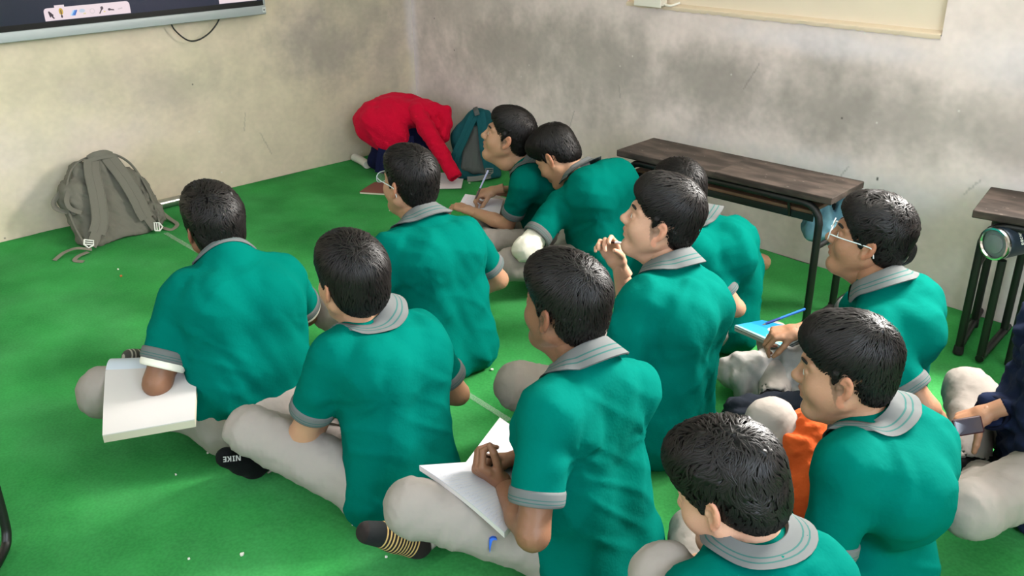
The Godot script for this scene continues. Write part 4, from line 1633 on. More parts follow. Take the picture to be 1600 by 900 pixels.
	stroke(im, Vector2(xl + 352, cy + 2), Vector2(xl + 370, cy - 1), 3.0, Color(0.82, 0.76, 0.78))
	im.fill_rect(Rect2i(W - int((1.325 - z0 - 0.012) * sc), yb - 60, int((1.325 - 1.106) * sc), 60), pink)
	var sm := mat("screen_glass", Color(0.02, 0.02, 0.022), 0.25)
	sm.emission_enabled = true
	sm.emission_texture = ImageTexture.create_from_image(im)
	sm.emission_operator = BaseMaterial3D.EMISSION_OP_MULTIPLY
	sm.emission = Color.WHITE
	sm.emission_energy_multiplier = 1.0
	g = Geo.new()
	var x := 0.0905
	g.grid([PackedVector3Array([Vector3(x, y1 - 0.016, z1 - 0.012), Vector3(x, y1 - 0.016, z0 + 0.012)]), PackedVector3Array([Vector3(x, y0 + 0.048, z1 - 0.012), Vector3(x, y0 + 0.048, z0 + 0.012)])])
	part("screen", g.mesh(), sm, n)
	daylight("screen_light", Vector3(0.1, 1.45, (z0 + z1) / 2), Vector3(1, 0, 0), Vector2(1.5, 0.85), Color(0.6, 0.75, 1.0), 0.08)
	g = Geo.new()
	g.tube(curve([Vector3(0.05, 0.975, 1.59), Vector3(0.055, 0.925, 1.575), Vector3(0.06, 0.868, 1.52), Vector3(0.06, 0.86, 1.46), Vector3(0.058, 0.892, 1.385), Vector3(0.052, 0.945, 1.325), Vector3(0.05, 0.98, 1.31)], 8), 0.0042)
	tag(put("cable", g.mesh(), mat("cable_black", Color(0.09, 0.09, 0.09), 0.5)), "black cable looping below the wall screen", "cable")

func strap(n: Node3D, xf: Transform3D, pts: Array, w: float, m: Material, called := "strap", thick := 0.009) -> MeshInstance3D:
	var path := []
	for p in pts:
		path.append(xf * p)
	var g := Geo.new()
	g.tube(curve(path, 8), w * 0.5, thick * 0.5, 12, xf.basis.z.normalized(), PackedFloat32Array(), 0.55)
	var s := part(called, g.mesh(), m, n)
	if called == "strap":
		# piping down both edges and a stitched middle seam
		for e in [-0.48, 0.0, 0.48]:
			var q := Geo.new()
			var pp := []
			for k in path.size():
				var t: Vector3 = (path[mini(k + 1, path.size() - 1)] - path[maxi(k - 1, 0)]).normalized()
				var side := t.cross(xf.basis.z.normalized()).normalized()
				pp.append(path[k] + side * w * e + xf.basis.z.normalized() * (thick * (0.5 if e == 0.0 else 0.15)))
			q.tube(curve(pp, 8), 0.0032 if e != 0.0 else 0.002, 0.0032 if e != 0.0 else 0.0016, 6)
			part("piping", q.mesh(), m, s)
	return s

func buckle(parent: Node3D, at: Vector3, b: Basis, wh: Material = null) -> void:
	var g := Geo.new()
	if wh == null:
		wh = mat("buckle_white", Color(0.85, 0.85, 0.82), 0.4)
	var ring := PackedVector3Array()
	for p in [Vector2(-0.021, 0.017), Vector2(0.021, 0.017), Vector2(0.021, -0.006), Vector2(0.0, -0.022), Vector2(-0.021, -0.006), Vector2(-0.021, 0.017)]:
		ring.append(at + b * Vector3(p.x, p.y, 0))
	g.tube(ring, 0.0042, 0.0042, 8)
	for y in [0.006, -0.005]:
		g.tube(PackedVector3Array([at + b * Vector3(-0.02, y, 0), at + b * Vector3(0.02, y, 0)]), 0.0032, 0.0032, 6)
	part("buckle", g.mesh(), wh, parent)

func grey_backpack() -> void:
	var n := thing("backpack", "grey backpack with padded shoulder straps leaning on the wall under the screen", "backpack", Vector3(0.25, 0, 2.13))
	var xf := Transform3D(Basis(Vector3(0, 0, -1), Vector3(-0.555, 0.832, 0), Vector3(0.832, 0.555, 0)), Vector3(0.43, 0.0, 2.15))
	var m := cloth("pack_grey", Color(0.42, 0.41, 0.375), mats.trouser.heightmap_texture, 5.0, 0.08, 0.1)
	var pr := []
	for s in [-1.0, 1.0]:
		pr.append([xf * Vector3(s * 0.12, 0.06, -0.075), xf * Vector3(s * 0.115, 0.3, -0.075), 0.078, 0.08, 0.05])
		pr.append([xf * Vector3(s * 0.115, 0.3, -0.075), xf * Vector3(s * 0.055, 0.395, -0.07), 0.08, 0.07, 0.05])
	pr.append([xf * Vector3(-0.02, 0.08, -0.08), xf * Vector3(0.03, 0.38, -0.08), 0.085, 0.08, 0.05])
	pr.append([xf * Vector3(-0.09, 0.05, -0.13), xf * Vector3(0.09, 0.05, -0.13), 0.1, 0.1, 0.05])
	var lo := Vector3(-0.1, -0.05, 1.78)
	var hi := Vector3(0.62, 0.56, 2.52)
	part("body", arrays_mesh(blob(pr, 0.0085, lo, hi, [[xf.basis, Vector3(9, 4, 8), 0.016, -0.7, 31], [xf.basis * Basis(Vector3(0, 0, 1), 0.7), Vector3(26, 7, 15), 0.006, -1.0, 32]], [[Vector3(0, 0.004, 0), Vector3.DOWN], [Vector3(0.012, 0, 0), Vector3.LEFT]])), m, n)
	# the piped edge that runs round the back panel, the side wing and the crumpled side pocket
	var edge := []
	for p in [Vector3(-0.19, 0.03, 0.0), Vector3(-0.2, 0.17, -0.01), Vector3(-0.18, 0.3, -0.012), Vector3(-0.11, 0.42, -0.015), Vector3(-0.02, 0.465, -0.02), Vector3(0.09, 0.465, -0.02), Vector3(0.165, 0.4, -0.018), Vector3(0.195, 0.28, -0.012), Vector3(0.2, 0.15, -0.01), Vector3(0.185, 0.02, 0.0)]:
		edge.append(xf * p)
	var g := Geo.new()
	g.tube(curve(edge, 8), 0.006)
	part("piping", g.mesh(), m, n)
	var a := strap(n, xf, [Vector3(-0.012, 0.435, 0.012), Vector3(-0.04, 0.36, 0.035), Vector3(-0.062, 0.24, 0.045), Vector3(-0.09, 0.125, 0.04), Vector3(-0.128, 0.062, 0.036)], 0.075, m)
	var b := strap(n, xf, [Vector3(0.07, 0.435, 0.012), Vector3(0.098, 0.31, 0.03), Vector3(0.115, 0.2, 0.034), Vector3(0.122, 0.12, 0.03), Vector3(0.13, 0.08, 0.026)], 0.075, m)
	strap(n, xf, [Vector3(-0.128, 0.066, 0.036), Vector3(-0.15, 0.035, 0.034), Vector3(-0.172, 0.012, 0.03)], 0.05, m, "strap_end", 0.012)
	strap(n, xf, [Vector3(0.13, 0.09, 0.024), Vector3(0.142, 0.05, 0.024), Vector3(0.152, 0.02, 0.022)], 0.045, m, "strap_end", 0.012)
	buckle(n, xf * Vector3(-0.182, 0.022, 0.045), xf.basis * Basis(Vector3(0, 0, 1), -0.4))
	buckle(n, xf * Vector3(0.163, 0.022, 0.034), xf.basis * Basis(Vector3(0, 0, 1), 1.3))
	strap(n, xf, [Vector3(-0.02, 0.452, 0.0), Vector3(0.01, 0.458, 0.018), Vector3(0.06, 0.458, 0.018), Vector3(0.095, 0.447, 0.0)], 0.034, m, "grab_handle", 0.012)
	strap(n, xf, [Vector3(-0.04, 0.435, 0.014), Vector3(0.035, 0.44, 0.02), Vector3(0.1, 0.435, 0.014)], 0.022, m, "top_seam", 0.008)
	# loose webbing on the carpet
	var w := mat("webbing", Color(0.47, 0.45, 0.40), 0.9)
	for pts in [[Vector3(0.478, 0.018, 2.33), Vector3(0.455, 0.035, 2.39), Vector3(0.43, 0.02, 2.445), Vector3(0.46, 0.006, 2.5)], [Vector3(0.48, 0.012, 2.35), Vector3(0.5, 0.012, 2.4), Vector3(0.53, 0.006, 2.43), Vector3(0.575, 0.006, 2.405)], [Vector3(0.24, 0.06, 1.9), Vector3(0.31, 0.02, 1.875), Vector3(0.4, 0.008, 1.872), Vector3(0.45, 0.006, 1.925), Vector3(0.41, 0.012, 1.95)]]:
		g = Geo.new()
		g.tube(curve(pts, 8), 0.012, 0.0018, 6, Vector3(0.2, 1, 0.1))
		part("webbing", g.mesh(), w, n)
	# side compression straps that stand off at the left
	strap(n, xf, [Vector3(-0.17, 0.34, -0.04), Vector3(-0.235, 0.29, -0.05), Vector3(-0.235, 0.24, -0.03), Vector3(-0.17, 0.2, -0.01)], 0.024, m, "side_loop", 0.005)
	strap(n, xf, [Vector3(-0.165, 0.31, 0.0), Vector3(-0.195, 0.26, 0.012), Vector3(-0.19, 0.22, 0.01), Vector3(-0.15, 0.19, 0.004)], 0.024, m, "side_loop", 0.005)
	# mesh pocket folds at the right
	var pk := [[xf * Vector3(0.185, 0.28, -0.06), xf * Vector3(0.2, 0.1, -0.05), 0.035, 0.05, 0.02], [xf * Vector3(0.15, 0.36, -0.06), xf * Vector3(0.2, 0.26, -0.06), 0.03, 0.035, 0.02]]
	part("side_pocket", arrays_mesh(blob(pk, 0.008, lo, hi, [[xf.basis, Vector3(30, 16, 30), 0.012, -1.0, 36]], [[Vector3(0, 0.004, 0), Vector3.DOWN]])), m, n)

func corner_things() -> void:
	# the navy bag with the red jacket thrown over it, and the teal bag beside it
	var m := cloth("bag_navy", Color(0.075, 0.09, 0.21), mats.trouser.heightmap_texture, 5.0, 0.08, 0.1)
	var n := thing("school_bag", "navy school bag standing in the corner under the red jacket", "bag", Vector3(0.42, 0, 0.46))
	var I := Basis(Vector3.UP, 0.75)
	part("body", arrays_mesh(blob([[Vector3(0.36, 0.08, 0.56), Vector3(0.34, 0.26, 0.46), 0.075, 0.07, 0.05], [Vector3(0.56, 0.08, 0.38), Vector3(0.47, 0.27, 0.33), 0.075, 0.07, 0.05], [Vector3(0.46, 0.08, 0.5), Vector3(0.4, 0.26, 0.42), 0.09, 0.08, 0.05]], 0.011, Vector3(0.02, -0.03, 0.02), Vector3(0.8, 0.5, 0.8), [[I, Vector3(9, 6, 9), 0.012, -1.0, 51]], [[Vector3(0, 0.004, 0), Vector3.DOWN]])), m, n)
	strap(n, Transform3D(Basis(Vector3.UP, 0.75), Vector3(0.5, 0.0, 0.5)), [Vector3(-0.08, 0.24, 0.02), Vector3(-0.1, 0.15, 0.09), Vector3(-0.12, 0.04, 0.1)], 0.05, m)
	strap(n, Transform3D(Basis(Vector3.UP, 0.75), Vector3(0.5, 0.0, 0.5)), [Vector3(0.06, 0.24, 0.02), Vector3(0.07, 0.15, 0.09), Vector3(0.09, 0.04, 0.1)], 0.05, m)
	var red := cloth("fleece_red", Color(0.76, 0.03, 0.18), bump_texture(0.12, 256, 3), 4.0, 0.25, 0.6)
	n = thing("jacket", "red fleece jacket thrown over the navy bag in the corner, one sleeve hanging down", "jacket", Vector3(0.45, 0.0, 0.45))
	var pr := [
		[Vector3(0.37, 0.30, 0.54), Basis(Vector3.UP, 0.7), Vector3(0.17, 0.135, 0.15), 0.05], [Vector3(0.36, 0.35, 0.42), Basis(Vector3.UP, 0.7), Vector3(0.2, 0.105, 0.16), 0.05],
		[Vector3(0.47, 0.24, 0.56), Basis(Vector3.UP, 0.75), Vector3(0.125, 0.1, 0.07), 0.03], [Vector3(0.53, 0.36, 0.36), Basis(Vector3.UP, 0.7), Vector3(0.11, 0.07, 0.1), 0.05],
		[Vector3(0.52, 0.38, 0.4), Vector3(0.6, 0.385, 0.32), 0.06, 0.05, 0.03], [Vector3(0.6, 0.33, 0.36), Vector3(0.67, 0.27, 0.33), 0.05, 0.035, 0.02], [Vector3(0.6, 0.39, 0.31), Vector3(0.66, 0.37, 0.28), 0.04, 0.04, 0.02], [Vector3(0.66, 0.37, 0.28), Vector3(0.705, 0.3, 0.3), 0.042, 0.036, 0.015], [Vector3(0.705, 0.3, 0.3), Vector3(0.71, 0.24, 0.34), 0.04, 0.034, 0.012]]
	part("body", arrays_mesh(blob(pr, 0.0085, Vector3(0.0, 0.0, 0.0), Vector3(1.0, 0.6, 0.9), [[I * Basis(Vector3(0, 0, 1), 0.5), Vector3(7, 2.5, 6), 0.016, -0.8, 54], [I * Basis(Vector3(0, 0, 1), 0.9), Vector3(12, 3, 8), 0.007, -1.0, 55]], [[Vector3(0.02, 0, 0), Vector3.LEFT], [Vector3(0, 0, 0.02), Vector3.FORWARD]])), red, n)
	var sl := [[Vector3(0.56, 0.385, 0.41), Vector3(0.67, 0.3, 0.43), 0.052, 0.05, 0.02], [Vector3(0.67, 0.3, 0.43), Vector3(0.8, 0.18, 0.43), 0.05, 0.046, 0.02], [Vector3(0.8, 0.18, 0.43), Vector3(0.92, 0.052, 0.428), 0.046, 0.04, 0.02, 2], [Vector3(0.9, 0.07, 0.43), Vector3(0.97, 0.0, 0.43), 0.024, 0.024, 0.003, 1]]
	part("sleeve", arrays_mesh(blob(sl, 0.007, Vector3(0.4, -0.04, 0.3), Vector3(1.05, 0.5, 0.6), [[I, Vector3(12, 14, 12), 0.007, -1.0, 57]], [[Vector3(0, 0.006, 0), Vector3.DOWN]])), red, n)
	var teal := cloth("bag_teal", Color(0.10, 0.31, 0.34), mats.trouser.heightmap_texture, 5.0, 0.08, 0.1)
	var gr := cloth("bag_mesh_grey", Color(0.33, 0.345, 0.345), bump_texture(0.2, 256, 1, FastNoiseLite.TYPE_CELLULAR), 8.0, 0.1, 0.1)
	n = thing("backpack", "teal and grey backpack standing against the side wall beside the red jacket", "backpack", Vector3(0.9, 0, 0.22))
	var xf := Transform3D(Basis(Vector3(0.72, 0, -0.694), Vector3(-0.2574, 0.9287, -0.2671), Vector3(0.6445, 0.3709, 0.6686)), Vector3(0.93, 0.0, 0.27))
	var lo := Vector3(0.5, -0.05, 0.005)
	var hi := Vector3(1.25, 0.55, 0.5)
	pr = []
	for s in [-1.0, 1.0]:
		pr.append([xf * Vector3(s * 0.075 - 0.015, 0.06, -0.06), xf * Vector3(s * 0.075 - 0.02, 0.26, -0.065), 0.06, 0.066, 0.04])
		pr.append([xf * Vector3(s * 0.075 - 0.02, 0.26, -0.065), xf * Vector3(s * 0.025, 0.38, -0.06), 0.066, 0.055, 0.04])
	pr.append([xf * Vector3(-0.06, 0.03, -0.1), xf * Vector3(0.06, 0.03, -0.1), 0.07, 0.07, 0.05])
	part("body", arrays_mesh(blob(pr, 0.008, lo, hi, [[xf.basis, Vector3(9, 6, 8), 0.008, -1.0, 61]], [[Vector3(0, 0.004, 0), Vector3.DOWN], [Vector3(0, 0, 0.012), Vector3.FORWARD]])), teal, n)
	var pad := [[xf * Vector3(-0.02, 0.07, -0.012), xf * Vector3(-0.015, 0.3, -0.012), 0.028, 0.026, 0.02], [xf * Vector3(-0.085, 0.08, -0.016), xf * Vector3(-0.07, 0.3, -0.014), 0.024, 0.022, 0.05], [xf * Vector3(0.045, 0.06, -0.016), xf * Vector3(0.03, 0.3, -0.014), 0.024, 0.022, 0.05]]
	part("back_pad", arrays_mesh(blob(pad, 0.007, lo, hi)), gr, n)
	strap(n, xf, [Vector3(-0.012, 0.405, 0.015), Vector3(-0.045, 0.33, 0.035), Vector3(-0.085, 0.235, 0.045), Vector3(-0.125, 0.15, 0.035), Vector3(-0.135, 0.09, 0.01)], 0.05, teal)
	strap(n, xf, [Vector3(0.012, 0.405, 0.015), Vector3(0.03, 0.31, 0.035), Vector3(0.045, 0.18, 0.04), Vector3(0.072, 0.07, 0.03)], 0.055, teal)
	strap(n, xf, [Vector3(-0.018, 0.43, 0.0), Vector3(-0.008, 0.405, 0.04), Vector3(0.0, 0.38, 0.045)], 0.03, gr, "grab_handle", 0.01)
	strap(n, xf, [Vector3(-0.06, 0.012, 0.01), Vector3(-0.0, 0.015, 0.02), Vector3(0.08, 0.03, 0.03)], 0.03, mat("webbing_grey", Color(0.42, 0.43, 0.42), 0.9), "bottom_strap", 0.008)
	buckle(n, xf * Vector3(0.072, 0.055, 0.04), xf.basis, mats.webbing_grey)
	var g := Geo.new()
	# what lies on the carpet in front of them
	var bk := thing("exercise_book", "exercise book with a brown cover lying on the carpet before the navy bag", "book", Vector3(0.66, 0, 0.78))
	part("cover", pages([Vector3(0.545, 0.014, 0.735), Vector3(0.68, 0.014, 0.64), Vector3(0.80, 0.014, 0.79), Vector3(0.635, 0.014, 0.902)], 0.002, 0.002).mesh(), mat("cover_brown", Color(0.46, 0.27, 0.23), 0.7), bk)
	part("pages", pages([Vector3(0.547, 0.0118, 0.735), Vector3(0.68, 0.0118, 0.642), Vector3(0.798, 0.0118, 0.79), Vector3(0.637, 0.0118, 0.9)], 0.0085, 0.0).mesh(), mat("page_cream", Color(0.82, 0.79, 0.72), 0.85), bk)
	tag(put("paper_sheet", pages([Vector3(0.62, 0.006, 0.36), Vector3(0.76, 0.006, 0.225), Vector3(0.985, 0.01, 0.44), Vector3(0.88, 0.006, 0.545)], 0.0012, 0.003).mesh(), ruled("written_page", Color(0.85, 0.82, 0.83), Color(0.25, 0.25, 0.4), 18, true)), "written sheet of paper under the hanging red sleeve", "paper")
	g.tube(curve([Vector3(0.06, 0.028, 0.555), Vector3(0.16, 0.03, 0.57), Vector3(0.26, 0.028, 0.592)], 6), 0.027, 0.024, 16)
	tag(put("paper_roll", g.mesh(), mat("paper_white", Color(0.82, 0.8, 0.76), 0.8)), "pale rolled sheet lying at the wall left of the navy bag", "roll")
	g = Geo.new()
	g.tube(PackedVector3Array([Vector3(0.09, 0.03, 1.93), Vector3(0.085, 0.03, 1.5)]), 0.026, 0.026, 20)
	var pp := thing("metal_pipe", "short shiny metal pipe on the carpet behind the grey backpack", "pipe", Vector3(0.088, 0.004, 1.7))
	part("tube", g.mesh(), mat("steel", Color(0.72, 0.71, 0.69), 0.28, 0.9), pp)
	g = Geo.new()
	for z in [1.93, 1.5]:
		g = Geo.new()
		g.lathe(PackedVector2Array([Vector2(0.0, -0.008), Vector2(0.0285, -0.008), Vector2(0.0295, 0.0), Vector2(0.0285, 0.008), Vector2(0.0, 0.008)]), Vector3(0.087, 0.031, z), Vector3(0, 0, 1), 22)
		part("end_cap", g.mesh(), mat("cap_grey", Color(0.6, 0.6, 0.58), 0.5), pp)

func wood_top(key: String) -> StandardMaterial3D:
	var m := mat(key, Color.WHITE, 0.62)
	m.metallic_specular = 0.3
	var im := Image.create(512, 256, false, Image.FORMAT_RGB8)
	var n1 := noise_of(FastNoiseLite.TYPE_SIMPLEX, 1.0, 4, 71)
	for y in 256:
		for x in 512:
			var k := n1.get_noise_2d(x * 0.008, y * 0.02)
			var gr := n1.get_noise_2d(x * 0.006, y * 0.35 + 90.0)
			var c := Color(0.20, 0.175, 0.16).lerp(Color(0.31, 0.27, 0.245), clampf(0.4 + k * 1.1 + gr * 0.3, 0, 1))
			im.set_pixel(x, y, c)
	var rng := RandomNumberGenerator.new()
	rng.seed = 5
	for t in 50:
		im.fill_rect(Rect2i(rng.randi() % 510, rng.randi() % 254, rng.randi_range(1, 5), 1), Color(0.6, 0.57, 0.53))
	m.albedo_texture = ImageTexture.create_from_image(im)
	m.uv1_triplanar = true
	m.uv1_scale = Vector3(1.0, 2.0, 2.0)
	return m

# a school bench-desk: plank on a bent tube frame, book shelf under it, runners on the floor. The plank's centre is at the origin, x runs along it.
func bench(label: String, xf: Transform3D, L: float, D: float, H: float) -> Node3D:
	var n := thing("bench_desk", label, "bench", xf.origin - Vector3(0, H, 0), "bench desks along the side wall")
	n.transform = Transform3D(xf.basis, xf.origin - Vector3(0, H, 0))
	var blk: Material = mats.steel_black
	var g := Geo.new()
	g.box(Transform3D(Basis(), Vector3(0, H - 0.014, 0)), Vector3(L, 0.028, D), 0.003)
	put("desk_top", g.mesh(), wood_top("worn_wood"), n)
	g = Geo.new()
	g.box(Transform3D(Basis(), Vector3(-0.01, H - 0.088, 0.0)), Vector3(L - 0.16, 0.014, D - 0.09), 0.002)
	put("book_shelf", g.mesh(), mat("shelf_wood", Color(0.45, 0.33, 0.24), 0.6), n)
	for s in [-1.0, 1.0]:
		g = Geo.new()
		g.box(Transform3D(Basis(), Vector3(-0.01, H - 0.108, s * (D * 0.5 - 0.045))), Vector3(L - 0.14, 0.028, 0.006), 0.001)
		put("shelf_rail", g.mesh(), blk, n)
		# one bent tube: leg, run under the top, leg
		var e := L * 0.5 - 0.045
		var z: float = s * (D * 0.5 - 0.022)
		var y := H - 0.045
		g = Geo.new()
		var pts := [Vector3(-e, 0.012, z), Vector3(-e, y - 0.075, z)]
		for k in 5:
			var a := PI * 0.5 * k / 4.0
			pts.append(Vector3(-e + 0.07 * (1.0 - cos(a)), y - 0.07 + 0.07 * sin(a), z))
		for k in 5:
			var a := PI * 0.5 * (1.0 - k / 4.0)
			pts.append(Vector3(e - 0.07 * (1.0 - cos(a)), y - 0.07 + 0.07 * sin(a), z))
		pts.append(Vector3(e, y - 0.075, z))
		pts.append(Vector3(e, 0.012, z))
		g.tube(PackedVector3Array(pts), 0.0145, 0.0145, 12, Vector3(0, 0, 1))
		put("leg_frame", g.mesh(), blk, n)
		for q in [-0.32, 0.32]:
			g = Geo.new()
			g.tube(PackedVector3Array([Vector3(q * L, H - 0.05, z), Vector3(q * L, H - 0.12, s * (D * 0.5 - 0.045))]), 0.006, 0.006, 8)
			put("shelf_hanger", g.mesh(), blk, n)
	for s in [-1.0, 1.0]:
		var e: float = s * (L * 0.5 - 0.045)
		g = Geo.new()
		g.tube(PackedVector3Array([Vector3(e, H * 0.62, D * 0.5 - 0.02), Vector3(e, H * 0.62, -D * 0.5 + 0.02)]), 0.011, 0.011, 10)
		put("cross_bar", g.mesh(), blk, n)
		g = Geo.new()
		g.tube(PackedVector3Array([Vector3(e, 0.022, D * 0.5 - 0.03), Vector3(e, 0.022, -D * 0.5 - 0.22)]), 0.013, 0.013, 10)
		put("floor_rail", g.mesh(), blk, n)
		g = Geo.new()
		g.tube(PackedVector3Array([Vector3(e, 0.012, -D * 0.5 - 0.21), Vector3(e, 0.14, -D * 0.5 - 0.21)]), 0.0145, 0.0145, 10)
		put("short_post", g.mesh(), blk, n)
		g = Geo.new()
		for z in [D * 0.5 - 0.022, -D * 0.5 + 0.022]:
			g = Geo.new()
			g.lathe(PackedVector2Array([Vector2(0.0, 0.0), Vector2(0.0175, 0.0), Vector2(0.0185, 0.006), Vector2(0.0165, 0.03), Vector2(0.0145, 0.032)]), Vector3(e, 0.003, z), Vector3.UP, 14)
			put("foot_cap", g.mesh(), mat("rubber", Color(0.09, 0.09, 0.09), 0.8), n)
	return n

func furniture() -> void:
	var b := Basis(Vector3.UP, 0.062)
	bench("long dark bench-desk standing along the side wall behind the pupils", Transform3D(b, Vector3(2.835, 0.553, 0.5175)), 0.975, 0.268, 0.55)
	b = Basis(Vector3.UP, 0.2)
	var b2 := bench("dark bench-desk at the right edge with the navy flask under its top", Transform3D(b, Vector3(4.185, 0.558, 0.16)), 0.98, 0.31, 0.555)
	for q in [[Vector3(3.855, 0.012, 0.385), Vector3(3.855, 0.4, 0.385)], [Vector3(3.83, 0.012, 0.11), Vector3(3.83, 0.4, 0.11)], [Vector3(3.94, 0.012, 0.35), Vector3(3.94, 0.4, 0.35)], [Vector3(3.857, 0.022, 0.4), Vector3(3.826, 0.022, 0.06)]]:
		var pg := Geo.new()
		pg.tube(PackedVector3Array(q), 0.0145, 0.0145, 10)
		part("inner_leg", pg.mesh(), mats.steel_black, b2)
	# bag hanging under the end of the first bench
	var lb := cloth("cloth_pale_blue", Color(0.42, 0.58, 0.64), mats.trouser.heightmap_texture, 5.0, 0.08, 0.2)
	var pr := [[Vector3(3.2, 0.50, 0.42), Vector3(3.19, 0.36, 0.44), 0.03, 0.05, 0.03], [Vector3(3.27, 0.50, 0.37), Vector3(3.27, 0.36, 0.38), 0.03, 0.045, 0.03], [Vector3(3.19, 0.35, 0.44), Vector3(3.28, 0.33, 0.37), 0.05, 0.045, 0.03], [Vector3(3.3, 0.5, 0.36), Vector3(3.34, 0.4, 0.32), 0.025, 0.04, 0.03]]
	tag(put("cloth_bag", arrays_mesh(blob(pr, 0.0085, Vector3(3.05, 0.2, 0.2), Vector3(3.5, 0.6, 0.6), [[Basis(), Vector3(18, 7, 18), 0.014, -1.0, 81]], [[Vector3(0, 0.52, 0), Vector3.UP]])), lb), "pale blue cloth bag hanging at the end of the long bench", "bag")
	# navy flask lying under the second bench
	var n := thing("flask", "navy cylindrical flask with a chrome-ringed end, held under the right bench", "flask", Vector3(3.85, 0.4, 0.36))
	var ax := Vector3(0.3, 0.0, -0.92).normalized()
	var o := Vector3(3.825, 0.458, 0.41)
	var g := Geo.new()
	g.lathe(PackedVector2Array([Vector2(0.0, 0.26), Vector2(0.045, 0.26), Vector2(0.054, 0.25), Vector2(0.0565, 0.235), Vector2(0.0565, 0.012), Vector2(0.054, 0.004)]), o, ax, 40)
	part("flask_body", g.mesh(), mat("enamel_navy", Color(0.115, 0.165, 0.215), 0.4), n)
	g = Geo.new()
	g.lathe(PackedVector2Array([Vector2(0.05, 0.014), Vector2(0.0575, 0.012), Vector2(0.0585, 0.004), Vector2(0.056, -0.004), Vector2(0.05, -0.005), Vector2(0.046, 0.002)]), o, ax, 40)
	part("rim", g.mesh(), mat("chrome", Color(0.82, 0.82, 0.82), 0.15, 1.0), n)
	g = Geo.new()
	g.lathe(PackedVector2Array([Vector2(0.047, 0.006), Vector2(0.034, 0.004), Vector2(0.032, -0.001), Vector2(0.012, -0.003), Vector2(0.0, -0.003)]), o, ax, 36)
	part("end_disc", g.mesh(), mat("disc_grey", Color(0.5, 0.53, 0.54), 0.35, 0.3), n)
	var tm := TextMesh.new()
	tm.text = "DECNO"
	var sf := SystemFont.new()
	sf.font_names = PackedStringArray(["Droid Sans"])
	sf.font_weight = 700
	tm.font = sf
	tm.font_size = 24
	tm.pixel_size = 0.00062
	tm.depth = 0.002
	var lt := put("lettering", tm, mat("print_white", Color(0.88, 0.88, 0.84), 0.5), n)
	var toward := (Vector3(4.82, 1.6, 3.51) - o).normalized()
	toward = (toward - ax * toward.dot(ax)).normalized()
	lt.transform = parent_world(n).affine_inverse() * Transform3D(Basis(toward.cross(ax), -ax, toward).orthonormalized(), o + ax * 0.062 + toward * 0.0562)
	# tubular chair at the lower left edge; most of it stands outside the picture
	n = thing("tube_chair", "black bent-tube chair leg at the lower left edge", "chair", Vector3(2.52, 0, 3.4))
	var d := Vector3(0.72, 0, 0.5).normalized()
	var side := Vector3(-0.57, 0, 0.82)
	for s in [0.0, 0.42]:
		var b0: Vector3 = Vector3(2.492, 0.016, 3.243) + side * s
		g = Geo.new()
		var up := Vector3(-0.02, 1, 0.0)
		g.tube(curve([b0 + up * 0.44 - d * 0.02, b0 + up * 0.2 - d * 0.008, b0 + up * 0.07, b0 + up * 0.022 + d * 0.012, b0 + d * 0.05, b0 + d * 0.2, b0 + d * 0.3, b0 + d * 0.34 + up * 0.02, b0 + d * 0.355 + up * 0.07, b0 + d * 0.36 + up * 0.44], 7), 0.012, 0.012, 12)
		part("leg", g.mesh(), mats.steel_black, n)
	g = Geo.new()
	g.box(Transform3D(Basis(d, Vector3.UP, d.cross(Vector3.UP)), Vector3(2.492, 0.45, 3.243) + d * 0.17 + side * 0.21), Vector3(0.4, 0.02, 0.44), 0.005)
	part("seat", g.mesh(), mats.worn_wood, n)
	# white socket box on the niche sill
	n = thing("socket_box", "white electrical box fixed on the ledge at the top of the side wall", "box", Vector3(1.96, 1.054, 0))
	g = Geo.new()
	g.box(Transform3D(Basis(), Vector3(1.965, 1.092, 0.014)), Vector3(0.155, 0.07, 0.05), 0.004)
	part("back_box", g.mesh(), mat("box_white", Color(0.9, 0.87, 0.82), 0.45), n)
	g = Geo.new()
	g.box(Transform3D(Basis(), Vector3(1.965, 1.092, 0.042)), Vector3(0.165, 0.08, 0.008), 0.003)
	part("cover_plate", g.mesh(), mats.box_white, n)
	g = Geo.new()
	g.tube(curve([Vector3(2.04, 1.066, 0.01), Vector3(2.08, 1.062, 0.012), Vector3(2.11, 1.075, -0.02)], 6), 0.006)
	part("lead", g.mesh(), mats.box_white, n)

